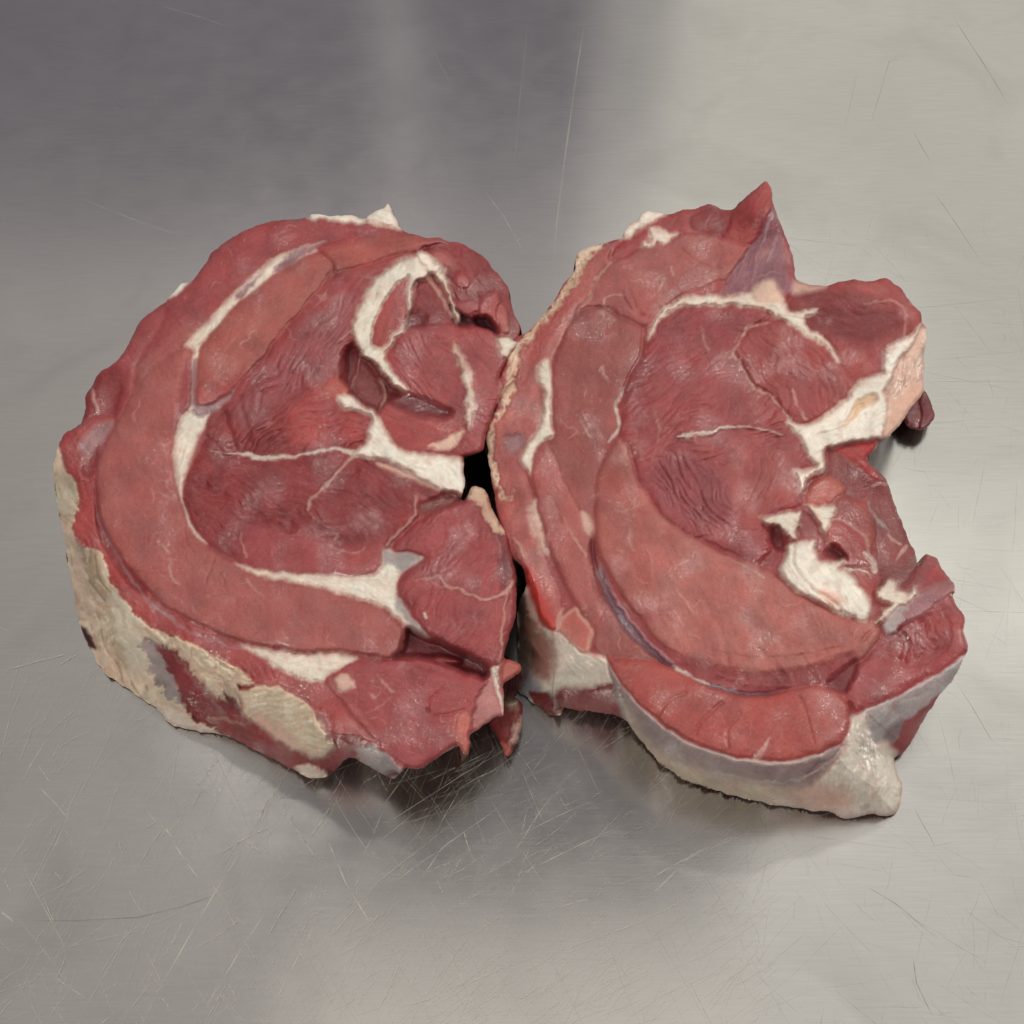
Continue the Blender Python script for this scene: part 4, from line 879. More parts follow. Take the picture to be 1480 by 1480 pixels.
LAY_R = [
    # --- outer side on the left and along the foot
    R('silverskin', [(735, 860), (752, 850), (775, 850), (790, 895), (806, 912), (830, 932), (852, 945), (880, 952), (886, 975), (884, 992), (835, 996), (808, 1000), (812, 1036), (780, 1030), (740, 1002), (735, 950)], 'fat', h=0.3, b=1.2, r=12, s=3, rag=0.3, rough=0.48, vein=0, mott=0.8, ang=60,
      label='white skin on the near left side'),
    R(None, [(748, 858), (768, 866), (785, 905), (800, 930), (800, 975), (780, 985), (760, 960), (748, 900)], (150, 112, 100), h=-0.3, b=0, s=14, rag=0.8, vein=0, mott=1.8, ang=70, streak=2, rough=0.5),
    R(None, [(742, 980), (756, 962), (772, 975), (782, 1000), (765, 1008), (745, 1000)], (176, 172, 176), h=0.5, b=0.8, s=5, rag=1.2, vein=0, mott=1.5, rough=0.3, fine=2),
    R(None, [(757, 858), (766, 868), (776, 890), (780, 914), (770, 900), (760, 880)], 'pale', h=0.5, b=0.6, s=3, rag=1, vein=0),
    R('muscle', [(764, 1000), (790, 1002), (800, 1006), (812, 998), (840, 996), (885, 988), (896, 1000), (900, 1036), (862, 1032), (815, 1024), (800, 1034), (780, 1024)], 'deep', h=-0.6, b=1.2, r=12, s=3, rag=0.3, vein=0.4, ang=5, rough=0.4, mott=1.2),
    Ln([(796, 1000), (802, 1016), (806, 1034)], [5, 5, 4], 'grey', 0.6, op=0.7, rag=0.8),
    R('membrane', [(878, 952), (890, 976), (906, 1000), (926, 1022), (950, 1045), (997, 1074), (1051, 1092), (1088, 1099), (1134, 1102), (1182, 1091), (1222, 1068), (1232, 1042), (1240, 1060), (1225, 1090), (1195, 1130), (1180, 1200), (1100, 1170), (1020, 1145), (980, 1128), (940, 1098), (915, 1058), (896, 1030), (884, 990)],
      (158, 138, 136), h=0.2, b=1.0, r=10, s=2.5, rag=0.2, rough=0.40, vein=0, mott=1.1, ang=22, streak=1.2, wr=0.1, label='grey translucent skin above a cream hem'),
    R(None, [(905, 1024), (930, 1060), (970, 1095), (1030, 1118), (1090, 1132), (1140, 1140), (1190, 1150), (1200, 1180), (1110, 1172), (1020, 1145), (975, 1128), (935, 1094), (912, 1056)], (206, 190, 168), h=0.7, b=0.8, r=8, s=9, rag=0.5, rough=0.5, vein=0, mott=1.0, ang=22, streak=1.0, wr=0.15, fine=1.5),
    Ln([(880, 956), (892, 980), (908, 1003), (928, 1025), (953, 1048), (998, 1077), (1052, 1095), (1090, 1101), (1134, 1103), (1184, 1091)], [3, 3, 3, 3, 3, 3, 4, 4, 5, 6], (196, 180, 172), 0.3, op=0.75, rag=0.3),
    Ln([(893, 1000), (908, 1036), (913, 1042)], [1.5, 3, 4], 'fat', 0.5, op=0.6, rag=0.6),
    Ln([(1040, 1116), (1100, 1130), (1150, 1128), (1190, 1112)], [1, 1.6, 1.6, 1], 'fat', 0.4, op=0.5, rag=0.8),
    R('muscle', [(1344, 1012), (1362, 998), (1345, 1032), (1326, 1060), (1311, 1085), (1293, 1096), (1294, 1070), (1300, 1046)], 'meat', h=-0.2, b=0.8, r=8, s=3, vein=0.5, ang=-60),
    R('membrane', [(1231, 1034), (1252, 1024), (1290, 1010), (1317, 994), (1360, 972), (1394, 945), (1397, 955), (1378, 982), (1362, 1000), (1345, 1014), (1318, 1034), (1300, 1046), (1296, 1068), (1271, 1074), (1250, 1066), (1236, 1056)], (182, 172, 170), h=0.3, b=0.9, r=8, s=3, rag=0.2, rough=0.36, vein=0, ang=-32,
      mott=1.2, streak=2.0, label='grey sheer skin on the lower right flank'),
    R(None, [(1282, 1074), (1275, 1064), (1300, 1040), (1304, 1050), (1296, 1068)], (140, 124, 126), h=0, b=0, s=4, vein=0, rough=0.35),
    R('fat_rind', [(1227, 1040), (1240, 1036), (1252, 1030), (1256, 1050), (1262, 1070), (1280, 1072), (1295, 1085), (1295, 1098), (1299, 1121), (1307, 1137), (1303, 1161), (1297, 1177), (1279, 1181), (1261, 1178), (1242, 1184), (1220, 1185), (1196, 1174), (1165, 1172), (1166, 1150), (1186, 1122), (1206, 1102), (1222, 1072)], 'fat', h=0.8, b=2.0, r=16,
      s=4, rag=0.25, rough=0.46, vein=0, mott=0.5, ang=86, streak=0.6, wr=0.18, label='white folded fat mass at the lower right corner'),
    R(None, [(1130, 1150), (1180, 1136), (1225, 1140), (1230, 1165), (1195, 1172), (1160, 1170), (1120, 1163)], 'blush', h=1.6, b=0.4, s=16, vein=0, rag=0.5),
    Gr([(1166, 1119), (1180, 1108), (1193, 1100)], 2.6, 2.4), Gr([(1262, 1088), (1264, 1110), (1272, 1130)], 2, 0.8), Gr([(1244, 1080), (1236, 1110), (1228, 1140)], 2, 0.7), Gr([(1280, 1100), (1276, 1125)], 2, 0.8), Gr([(1218, 1076), (1206, 1092), (1196, 1102)], 1.6, 0.8),
    # --- outer strip of meat and its fat
    R('muscle', [(740, 512), (770, 474), (800, 442), (830, 395), (858, 366), (900, 350), (930, 350), (896, 372), (869, 390), (856, 422), (834, 447), (815, 480), (795, 520), (782, 560), (783, 611), (764, 640), (752, 662), (765, 700), (776, 760), (790, 810), (805, 850), (812, 880), (812, 912), (800, 912), (780, 900), (768, 850), (745, 810), (730, 760),
                 (712, 712), (704, 674), (704, 640), (712, 608), (726, 588), (730, 545)], 'pink', h=-0.6, b=2.0, r=16, s=3, rough=0.38, ang=-60, vein=0.3, mott=1.4, streak=1.4, label='narrow pinkish outer strip of meat'),
    R('fat_rind', [(738, 512), (768, 472), (798, 440), (818, 408), (828, 386), (832, 368), (850, 354), (872, 349), (876, 356), (856, 366), (846, 384), (838, 402), (820, 430), (800, 456), (778, 480), (754, 504), (748, 530), (744, 560), (730, 596), (718, 612), (714, 640), (716, 670), (722, 700), (736, 720), (746, 700), (740, 720), (730, 722), (716, 706), (703, 676), (703, 630),
                   (722, 588), (726, 560)], (202, 172, 148), h=-0.8, b=1.0, r=6, s=3.5, rag=1.0, rough=0.48, vein=0, mott=1.8, ang=-58, streak=2.0, label='ragged cream fat edge on the left side'),
    R(None, [(745, 505), (770, 480), (800, 446), (824, 404), (832, 395), (826, 415), (800, 452), (770, 486), (752, 504)], 'brown', h=-1.4, b=0.4, s=3, rag=1, vein=0, mott=1.6),
    R(None, [(757, 560), (775, 480), (808, 446), (830, 420), (820, 446), (796, 480), (776, 516), (764, 540)], 'bright', h=0.4, b=0.5, s=7, rag=0.6, vein=0.2, ang=-60, streak=1.2),
    R(None, [(714, 614), (726, 600), (742, 590), (744, 600), (730, 614), (722, 640), (718, 655)], 'orange', h=0.8, b=0.6, s=5, rag=0.4, vein=0),
    R('silverskin', [(728, 640), (740, 628), (756, 630), (760, 642), (748, 656), (738, 658)], 'purple', h=-1.4, b=0, s=8, vein=0.2, rough=0.24),
    R(None, [(764, 730), (780, 722), (784, 760), (792, 800), (780, 790), (770, 768)], 'pale', h=0.4, b=0.6, s=5, rag=0.6, vein=0),
    Ln([(742, 776), (752, 790), (758, 806)], [1, 3, 1], 'pale', 0.4, op=0.8),
    R(None, [(760, 815), (775, 830), (786, 855), (796, 880), (806, 900), (800, 912), (786, 902), (770, 872), (760, 840)], (172, 50, 44), h=0.8, b=1.4, r=10, s=5, rough=0.3, vein=0, mott=0.6),
    R('meat_flap', [(812, 890), (832, 878), (842, 890), (857, 908), (856, 926), (848, 944), (832, 936), (814, 918), (806, 904)], 'orange', h=1.0, b=1.4, r=10, s=3, rough=0.4, vein=0.1, edge='blush', ew=8, label='orange-pink lobe of meat'),
    Ln([(812, 878), (806, 900), (806, 914)], [2, 3, 2], 'pale', 0.3, op=0.6),
    R('fat_seam', [(790, 520), (798, 540), (798, 584), (797, 612), (800, 632), (788, 636), (770, 668), (768, 686), (760, 676), (752, 660), (764, 638), (781, 611), (785, 571), (778, 545), (778, 530)], 'fat', h=0.6, b=1.2, r=7, s=2, rag=0.3, rough=0.44, vein=0, mott=0.6),
    R(None, [(772, 660), (790, 640), (806, 650), (800, 690), (788, 720), (776, 690)], 'pink', h=0.8, b=1.0, r=9, s=4, vein=0.3),
    # --- upper muscle, left muscle
    R('muscle', [(900, 370), (934, 357), (977, 341), (1034, 336), (1052, 345), (1078, 352), (1080, 372), (1062, 392), (1043, 410), (1010, 424), (985, 428), (956, 449), (939, 470), (923, 469), (904, 460), (875, 444), (834, 447), (856, 422), (869, 390)], 'ring', h=0.8, b=1.8, r=18, rough=0.44, ang=-20, wr=0.1, vein=0.8, mott=1.0),
    R(None, [(1040, 346), (1082, 352), (1078, 376), (1060, 392), (1044, 400), (1034, 385), (1042, 370)], 'pink', h=2.0, b=1.0, r=10, s=4, vein=0.2),
    R(None, [(985, 428), (1010, 418), (1043, 405), (1040, 418), (1010, 428)], 'bright', h=0.8, b=0, s=4, vein=0), Gr([(900, 425), (910, 445), (935, 460)], 3, 0.8), Gr([(910, 420), (918, 440), (928, 456)], 3, 0.6), Gr([(985, 360), (1020, 385), (1042, 388)], 2, 0.6),
    Ln([(868, 392), (856, 422), (838, 446), (812, 484), (796, 520)], [1.5, 3, 3, 1.5, 2], 'pale', 0.2, op=0.7, rag=0.5), Ln([(890, 374), (872, 390), (860, 404)], [1, 3, 2], 'pale', 0.2, op=0.8),
    Ln([(905, 428), (890, 426), (876, 430), (872, 440), (878, 448), (886, 450)], [0.6, 1, 2, 3, 3, 1], 'pale', 0.2, op=0.85), Ln([(958, 402), (956, 415), (950, 424)], [0.8, 1.6, 0.8], 'pale', 0.1, op=0.8), Ln([(970, 385), (973, 396)], [1, 2], 'pale', 0.1, op=0.8),
    Ln([(884, 466), (880, 478)], [1, 1.4], 'pale', 0.1, op=0.6),
    R('muscle', [(768, 672), (784, 640), (800, 632), (799, 585), (797, 545), (806, 510), (834, 449), (875, 446), (904, 462), (931, 474), (926, 511), (910, 541), (902, 560), (890, 590), (892, 619), (880, 642), (866, 674), (859, 728), (860, 774), (868, 815), (878, 850), (904, 893), (937, 931), (964, 958), (920, 952), (880, 950), (858, 935), (856, 909), (834, 878),
                 (810, 830), (790, 780), (776, 730)], (146, 78, 74), h=0.6, b=1.4, r=16, rough=0.45, ang=80, vein=0.9, mott=1.0, wr=0.04, label='long smooth muscle left of the centre'),
    R('muscle', [(770, 674), (788, 640), (800, 658), (812, 688), (826, 716), (840, 744), (850, 776), (853, 810), (858, 850), (872, 884), (862, 896), (850, 880), (836, 876), (812, 832), (792, 782), (778, 730)], 'pink', h=1.2, b=1.2, r=12, s=2, rough=0.42, ang=60, vein=0.8, mott=0.8),
    R(None, [(840, 740), (852, 744), (858, 770), (852, 774), (844, 760)], 'pale', h=1.0, b=0.2, s=4, vein=0), R(None, [(856, 770), (862, 800), (870, 830), (880, 860), (868, 860), (860, 830), (853, 800)], 'dark', h=-1.0, b=0, s=5, vein=0),
    Ln([(866, 534), (870, 530), (872, 540), (880, 552)], [2, 2, 1.5, 0.8], 'pale', 0.1, op=0.8), Ln([(842, 594), (850, 612), (844, 626)], [0.8, 1.4, 1], 'pale', 0.1, op=0.7), Ln([(810, 742), (826, 772), (842, 796), (848, 806)], [0.5, 1.2, 2.4, 1], 'pale', 0.2, op=0.75), Ln([(842, 616), (854, 630)], [0.8, 2], 'pale', 0.1, op=0.7),
    Ln([(866, 866), (872, 880), (866, 890)], [1, 2, 1], 'pale', 0.1, op=0.6), Gr([(838, 450), (875, 446), (905, 466), (930, 472)], 2.2, 0.9), Gr([(930, 476), (926, 512), (904, 556), (892, 590)], 3, 1.2),
    Ln([(901, 560), (892, 582), (891, 600), (897, 616), (888, 628), (880, 640)], [0.8, 3, 3, 4, 2.5, 1.2], 'fat', 0.4, 'fat_seam', rag=0.3),
    # --- upper scraps and the purple flap
    R('muscle', [(900, 346), (921, 336), (940, 320), (961, 310), (985, 305), (1002, 301), (1030, 295), (1050, 302), (1062, 306), (1046, 345), (1034, 338), (1000, 336), (977, 342), (934, 358), (900, 372), (880, 376), (886, 360)], 'bright', h=-1.8, b=1.8, r=12, rough=0.38, ang=-20, wr=0.2, vein=0.3, mott=1.5),
    R(None, [(1000, 310), (1026, 300), (1050, 306), (1052, 325), (1040, 338), (1010, 334), (996, 326)], 'deep', h=-1.2, b=1.2, r=10, s=5, vein=0.1, wr=0.2, ang=-30),
    R('fat_flap', [(936, 330), (950, 329), (962, 335), (979, 339), (970, 348), (950, 352), (932, 358), (928, 352), (940, 346)], 'fat', h=-0.2, b=0.8, r=6, s=2, rag=0.6, vein=0),
    R('fat_flap', [(894, 346), (904, 330), (918, 316), (926, 306), (940, 302), (962, 309), (945, 320), (925, 330), (912, 342)], 'white', h=-2.0, b=1.4, r=6, s=2.5, rag=0.4, vein=0, rough=0.5),
    R('fat_flap', [(838, 364), (852, 355), (874, 350), (872, 358), (854, 366), (844, 376), (842, 395), (836, 392)], 'cream', h=-1.8, b=1.2, r=5, s=2.5, rag=0.6, vein=0, rough=0.5),
    R('meat_flap', [(1046, 345), (1056, 322), (1062, 303), (1076, 284), (1094, 271), (1110, 258), (1118, 285), (1118, 303), (1102, 334), (1082, 354)], 'bright', h=0.6, b=1.2, r=12, rough=0.38, ang=-60, wr=0.25, vein=0.2, streak=1.6, label='pointed tip of red meat standing up at the back'),
    R('silverskin', [(1116, 300), (1100, 334), (1084, 355), (1074, 372), (1065, 382), (1056, 402), (1038, 427), (1073, 427), (1108, 412), (1122, 416), (1140, 426), (1156, 406), (1147, 384), (1140, 360), (1132, 338), (1124, 318)], (134, 84, 94), h=0.0, b=0.6, r=10, s=2.5, rough=0.32, ang=-68, vein=0.3, mott=1.0, streak=2.4,
      wr=0.06, label='purple sheer skin on the upright flap'),
    R(None, [(1124, 312), (1134, 336), (1144, 360), (1149, 388), (1154, 404), (1140, 400), (1136, 372), (1128, 340)], 'meat', h=0.2, b=0.6, s=7, vein=0.2, rough=0.35),
    Ln([(1116, 312), (1108, 335), (1100, 358)], [1.5, 2.5, 1], (190, 150, 156), 0.2, op=0.7), Ln([(1126, 335), (1116, 360), (1106, 380)], [1, 1.6, 0.8], (180, 140, 150), 0.2, op=0.6), Ln([(1130, 398), (1112, 394), (1090, 402)], [1, 1.4, 1], (170, 130, 140), 0.3, op=0.6), Ln([(1096, 362), (1090, 385), (1086, 415)], [1, 1.4, 1], (168, 130, 142), 0.2, op=0.55),
    # --- crescent and the broad lower muscle
    R('muscle', [(896, 634), (880, 655), (866, 685), (861, 728), (862, 777), (875, 817), (902, 863), (929, 898), (961, 936), (1004, 955), (1040, 976), (1080, 990), (1125, 992), (1165, 993), (1203, 988), (1225, 972), (1246, 951), (1272, 920), (1262, 900), (1219, 892), (1165, 865), (1127, 838), (1098, 816), (1044, 800), (1000, 776), (972, 758), (950, 739), (936, 715), (922, 696),
                 (910, 655)], (168, 97, 90), h=1.2, b=2.0, r=18, rough=0.44, ang=60, wr=0.10, vein=0.8, mott=1.2, streak=0.9, label='broad pale crescent muscle below the centre'),
    R(None, [(896, 636), (882, 656), (868, 690), (864, 728), (866, 775), (885, 820), (915, 860), (935, 880), (950, 840), (946, 800), (944, 760), (936, 730), (920, 700), (908, 660)], 'tan', h=3.0, b=0, s=14, vein=0.8, rough=0.44, ang=70),
    R(None, [(960, 950), (1000, 950), (1060, 968), (1120, 970), (1180, 960), (1225, 945), (1240, 955), (1224, 974), (1200, 990), (1120, 995), (1060, 985), (1000, 966)], 'deep', h=1.2, b=0, s=8, vein=0.4, ang=60, wr=0.2, streak=2),
    Gr([(1098, 938), (1120, 962), (1140, 985)], 4, 0.8), Gr([(1050, 955), (1060, 975)], 4, 0.6), Gr([(1160, 950), (1180, 985)], 4, 0.8), Gr([(1030, 942), (1100, 952), (1170, 946), (1215, 935)], 3, 0.6), Gr([(1020, 870), (1040, 910), (1050, 950)], 5, 0.5), Gr([(950, 870), (955, 900), (975, 930)], 4, 0.5),
    Ln([(980, 855), (992, 872), (1003, 884)], [0.8, 2.2, 1], 'pale', 0.1, op=0.6), Ln([(912, 760), (910, 785), (918, 800)], [0.8, 1.4, 0.6], 'pale', 0.1, op=0.6), Ln([(890, 797), (900, 796)], [1, 0.8], 'pale', 0.1, op=0.6), Ln([(938, 795), (944, 820), (942, 835)], [0.6, 1.4, 0.6], 'pale', 0.1, op=0.55), Ln([(1040, 800), (1070, 815), (1102, 832)], [0.8, 1.6, 2.2], 'grey', 0.2, op=0.55),
    # --- wrinkled centre
    R('muscle', [(939, 474), (954, 460), (977, 446), (1020, 442), (1068, 442), (1103, 447), (1112, 462), (1084, 472), (1070, 485), (1059, 507), (1073, 534), (1084, 555), (1111, 569), (1135, 596), (1141, 609), (1158, 630), (1162, 649), (1176, 668), (1178, 678), (1148, 682), (1152, 703), (1158, 715), (1160, 730), (1119, 743), (1106, 762), (1116, 780), (1118, 800), (1100, 818), (1060, 800),
                 (1020, 782), (999, 774), (972, 758), (950, 739), (936, 715), (922, 696), (910, 650), (896, 632), (899, 600), (904, 560), (918, 530), (930, 510)], (146, 64, 66), h=0.6, b=1.8, r=16, s=2.5, rough=0.38, ang=-28, wr=0.62, vein=0.25, mott=1.0, streak=1.0, label='large deeply wrinkled central muscle'),
    R(None, [(950, 475), (1000, 450), (1060, 448), (1100, 450), (1070, 480), (1056, 510), (1000, 500), (960, 520)], (140, 56, 60), h=2.2, b=0, s=12, wr=0.4, ang=-10, vein=0.2, rough=0.36),
    R(None, [(960, 650), (1000, 660), (1050, 690), (1070, 740), (1040, 770), (1000, 760), (960, 730), (942, 690)], (138, 60, 66), h=2.0, b=0, s=14, wr=0.75, ang=55, vein=0.2, rough=0.33),
    R(None, [(1070, 660), (1120, 650), (1150, 670), (1148, 720), (1110, 740), (1070, 760), (1055, 720)], (154, 72, 70), h=2.2, b=0, s=12, wr=0.35, ang=-60, vein=0.2),
    R('muscle', [(1116, 466), (1146, 466), (1166, 480), (1195, 500), (1214, 522), (1240, 540), (1262, 545), (1243, 552), (1216, 582), (1190, 600), (1162, 614), (1143, 606), (1135, 594), (1111, 567), (1088, 555), (1076, 534), (1062, 507), (1072, 487), (1088, 474)], (148, 62, 62), h=1.6, b=1.6, r=14, s=2, rough=0.40, ang=52, wr=0.4, vein=0.3, mott=1.0, streak=1.0),
    Ln([(980, 633), (992, 629), (1004, 625), (1022, 626), (1045, 618), (1070, 617), (1090, 619), (1108, 622), (1130, 630)], [1.5, 3, 3.5, 3, 3, 1.2, 1.5, 1.2, 1], 'fat', 0.6, 'fat_seam', rag=0.6), Ln([(1003, 626), (1006, 640)], [1.6, 0.5], 'pale', 0.2), Ln([(945, 592), (952, 615), (950, 640), (940, 670)], [0.6, 1.6, 1.2, 0.6], 'pale', 0.1, op=0.55),
    Ln([(1112, 466), (1098, 470), (1084, 472), (1074, 482), (1070, 492), (1060, 506), (1066, 522), (1074, 536), (1084, 553), (1098, 564), (1112, 570), (1124, 583), (1135, 596), (1142, 610)], [1, 1.5, 2, 2.5, 1.5, 3, 1.4, 2, 2.5, 3, 2, 1.6, 2, 4], 'pale', 0.5, 'fat_seam', rag=0.7),
    Ln([(1145, 562), (1150, 580), (1152, 590)], [1.5, 2, 0.8], 'pale', 0.2, op=0.8), Ln([(1155, 592), (1166, 606)], [1, 2], 'pale', 0.2, op=0.8), Ln([(1012, 470), (1018, 492), (1024, 508)], [0.6, 1.6, 2], 'pale', 0.1, op=0.5),
    # --- dark upper right muscle
    R('muscle', [(1127, 436), (1140, 426), (1154, 412), (1175, 413), (1200, 411), (1232, 402), (1259, 405), (1278, 400), (1302, 415), (1316, 434), (1330, 449), (1334, 468), (1305, 490), (1280, 508), (1275, 538), (1240, 550), (1214, 528), (1205, 500), (1180, 482), (1164, 470), (1160, 458), (1146, 453)], (132, 52, 53), h=0.6, b=1.6, r=16, s=2.5, rough=0.52, ang=8, wr=0.28, vein=0.2,
      mott=1.2, streak=1.2, label='dark maroon muscle at the upper right'),
    R(None, [(1200, 412), (1232, 403), (1278, 401), (1302, 416), (1318, 436), (1332, 452), (1330, 470), (1312, 462), (1296, 444), (1270, 428), (1230, 420)], 'bright', h=1.2, b=0.8, s=8, vein=0.4, ang=30, streak=1.5),
    R(None, [(1200, 490), (1240, 500), (1270, 490), (1290, 490), (1278, 508), (1274, 538), (1244, 550), (1222, 538)], 'bright', h=1.6, b=0, s=10, vein=0.2, ang=-50, wr=0.25),
    R(None, [(1164, 462), (1196, 448), (1250, 446), (1290, 452), (1300, 474), (1270, 488), (1220, 488), (1184, 478)], (116, 44, 47), h=0.5, b=-0.8, r=24, s=10, wr=0.4, ang=15, vein=0.1, rough=0.52),
    Ln([(1248, 440), (1270, 435), (1292, 436), (1305, 446), (1310, 460), (1306, 486)], [1, 1.6, 2, 1.5, 1.5, 1.5], 'pale', 0.2, op=0.55, rag=0.6), Ln([(1304, 412), (1314, 432), (1326, 446)], [1, 2, 1], 'pale', 0.1, op=0.5),
    R('fat_seam', [(937, 478), (944, 464), (955, 450), (975, 436), (999, 427), (1040, 427), (1073, 425), (1095, 414), (1108, 406), (1120, 412), (1130, 434), (1146, 451), (1164, 447), (1182, 446), (1174, 455), (1163, 460), (1170, 476), (1185, 484), (1202, 500), (1214, 522), (1206, 518), (1194, 502), (1172, 490), (1159, 482), (1146, 472), (1133, 464), (1103, 448), (1068, 442), (1020, 442), (980, 445),
                   (958, 460), (946, 476), (936, 490)], 'fat', h=0.8, b=1.4, r=6, s=2, rag=0.4, rough=0.44, vein=0, mott=0.6, label='white fat seam across the top'),
    R(None, [(1088, 420), (1108, 406), (1122, 412), (1130, 434), (1112, 440), (1092, 436)], 'blush', h=1.8, b=0.8, r=8, s=7, vein=0), R(None, [(1150, 408), (1175, 413), (1196, 412), (1180, 420), (1158, 424), (1146, 424)], 'pale', h=-0.4, b=0, s=6, vein=0, rough=0.5),
    # --- white gristle on the notch
    R('fat_rind', [(1332, 474), (1318, 500), (1298, 526), (1282, 562), (1284, 584), (1277, 632), (1288, 631), (1302, 612), (1322, 586), (1337, 566), (1337, 520), (1342, 480)], 'blush', h=0.2, b=1.2, r=10, s=4, rough=0.42, vein=0, mott=0.8, ang=-70, streak=1.0, label='tan pink fat on the outer end'),
    R(None, [(1284, 582), (1300, 570), (1330, 548), (1334, 566), (1312, 596), (1288, 630), (1278, 630)], (206, 164, 144), h=0.5, b=0.6, s=7, vein=0),
    R('connective_tissue', [(1333, 468), (1320, 482), (1304, 490), (1280, 506), (1276, 530), (1274, 540), (1243, 550), (1228, 568), (1214, 582), (1190, 602), (1162, 614), (1141, 607), (1137, 610), (1148, 624), (1158, 638), (1162, 650), (1168, 660), (1180, 672), (1178, 677), (1160, 680), (1146, 680), (1150, 690), (1154, 706), (1158, 714), (1164, 702), (1168, 690), (1182, 684), (1194, 680), (1194, 670),
                            (1190, 652), (1206, 647), (1226, 640), (1250, 637), (1271, 634), (1277, 628), (1283, 604), (1284, 582), (1280, 566), (1290, 545), (1298, 526), (1310, 508), (1322, 494)], 'white', h=1.8, b=1.6, r=10, s=2, rag=0.3, rough=0.44, vein=0, mott=0.5, streak=0.6, ang=-30, label='thick white gristle along the upper notch'),
    R(None, [(1240, 578), (1262, 568), (1268, 578), (1246, 592), (1232, 606), (1220, 616), (1230, 598)], (216, 184, 152), h=1.6, b=0, s=4, vein=0), Gr([(1220, 614), (1234, 594), (1246, 584)], 2, 1.0), Gr([(1180, 630), (1215, 618), (1250, 600)], 1.6, 0.6),
    # --- ragged lower right: slope, nubs, gristle
    R('muscle', [(1194, 652), (1206, 648), (1226, 641), (1250, 638), (1270, 636), (1262, 656), (1254, 668), (1274, 684), (1288, 708), (1297, 735), (1310, 768), (1322, 800), (1326, 816), (1310, 842), (1285, 850), (1268, 852), (1270, 820), (1262, 780), (1240, 750), (1200, 730), (1168, 712), (1172, 694), (1192, 684)], (128, 58, 58), h=-2.0, b=1.8, r=14, rough=0.42, ang=60, wr=0.14, vein=0.5, mott=1.2, s=3,
      label='brownish red meat on the inner slope of the notch'),
    R(None, [(1208, 650), (1240, 642), (1268, 638), (1258, 655), (1252, 668), (1272, 690), (1262, 692), (1236, 670)], (164, 52, 52), h=-0.6, b=0.6, s=5, vein=0, ang=40, streak=1.6),
    R('muscle', [(1168, 712), (1180, 694), (1200, 690), (1222, 704), (1218, 718), (1204, 730), (1180, 732), (1164, 726)], 'orange', h=-0.2, b=1.6, r=9, s=3, rough=0.38, wr=0.3, vein=0.1),
    R('muscle', [(1212, 716), (1236, 722), (1258, 734), (1264, 760), (1262, 800), (1250, 800), (1232, 786), (1206, 760), (1200, 742)], (146, 66, 62), h=0.2, b=1.6, r=12, s=3, rough=0.36, ang=50, vein=0.3),
    Ln([(1256, 728), (1264, 744), (1276, 758), (1284, 768)], [1.5, 3, 3, 1.5], 'grey', 0.3, op=0.8, rag=0.7), Ln([(1284, 772), (1292, 780), (1300, 786)], [2, 3.5, 2], 'pale', 0.3, op=0.8, rag=0.8), Ln([(1309, 790), (1302, 798), (1296, 808)], [4, 4, 1], 'pale', 0.3, op=0.85, rag=0.6), Ln([(1262, 704), (1280, 700)], [1.5, 2.5], 'pale', 0.3, op=0.6),
    R('muscle', [(1196, 752), (1214, 750), (1236, 762), (1250, 776), (1258, 800), (1262, 816), (1244, 820), (1226, 818), (1212, 806), (1198, 790), (1192, 770)], 'bright', h=0.8, b=2.2, r=12, s=2.5, rough=0.30, ang=40, wr=0.2, vein=0.1, edge='pale', ew=5, label='glossy round red nub'),
    R('cavity', [(1200, 790), (1212, 792), (1224, 806), (1216, 812), (1200, 806), (1192, 798)], 'dark', h=-3, b=0, s=6, vein=0),
    R(None, [(1160, 740), (1178, 744), (1186, 766), (1190, 790), (1180, 796), (1162, 782), (1152, 756)], (136, 62, 62), h=-1.0, b=1.2, r=8, s=3, vein=0.1, rough=0.34),
    R('fat_flap', [(1164, 730), (1184, 731), (1208, 732), (1204, 746), (1196, 764), (1190, 770), (1182, 756), (1176, 742)], 'fat', h=0.8, b=1.0, r=6, s=2, rag=0.4, vein=0),
    R('fat_flap', [(1100, 748), (1116, 744), (1140, 740), (1158, 738), (1156, 750), (1152, 768), (1150, 778), (1138, 776), (1128, 762), (1112, 758)], 'fat', h=1.4, b=1.0, r=7, s=3, rag=0.6, vein=0, rough=0.4),
    R(None, [(1116, 762), (1130, 768), (1134, 790), (1122, 796), (1112, 780)], 'dark', h=-3.0, b=0, s=6, hs=7, vein=0.1), R(None, [(1106, 802), (1118, 794), (1124, 804), (1106, 822), (1098, 818)], 'deep', h=-0.5, b=0, s=5, vein=0),
    R(None, [(1222, 820), (1250, 826), (1268, 836), (1262, 856), (1256, 868), (1240, 848), (1228, 834)], 'bright', h=-2.0, b=0.6, s=4, vein=0, rough=0.32),
    R('connective_tissue', [(1136, 788), (1150, 784), (1164, 780), (1178, 783), (1180, 798), (1186, 810), (1206, 812), (1222, 807), (1224, 812), (1212, 820), (1226, 826), (1240, 842), (1250, 856), (1260, 872), (1260, 886), (1252, 898), (1236, 894), (1214, 888), (1188, 872), (1165, 860), (1140, 846), (1126, 826), (1134, 808)], 'white', h=1.8, b=2.6, r=16, s=2.5, rag=0.3,
      rough=0.46, vein=0, mott=0.6, ang=50, streak=0.8, wr=0.22, label='white knob of gristle in the notch'),
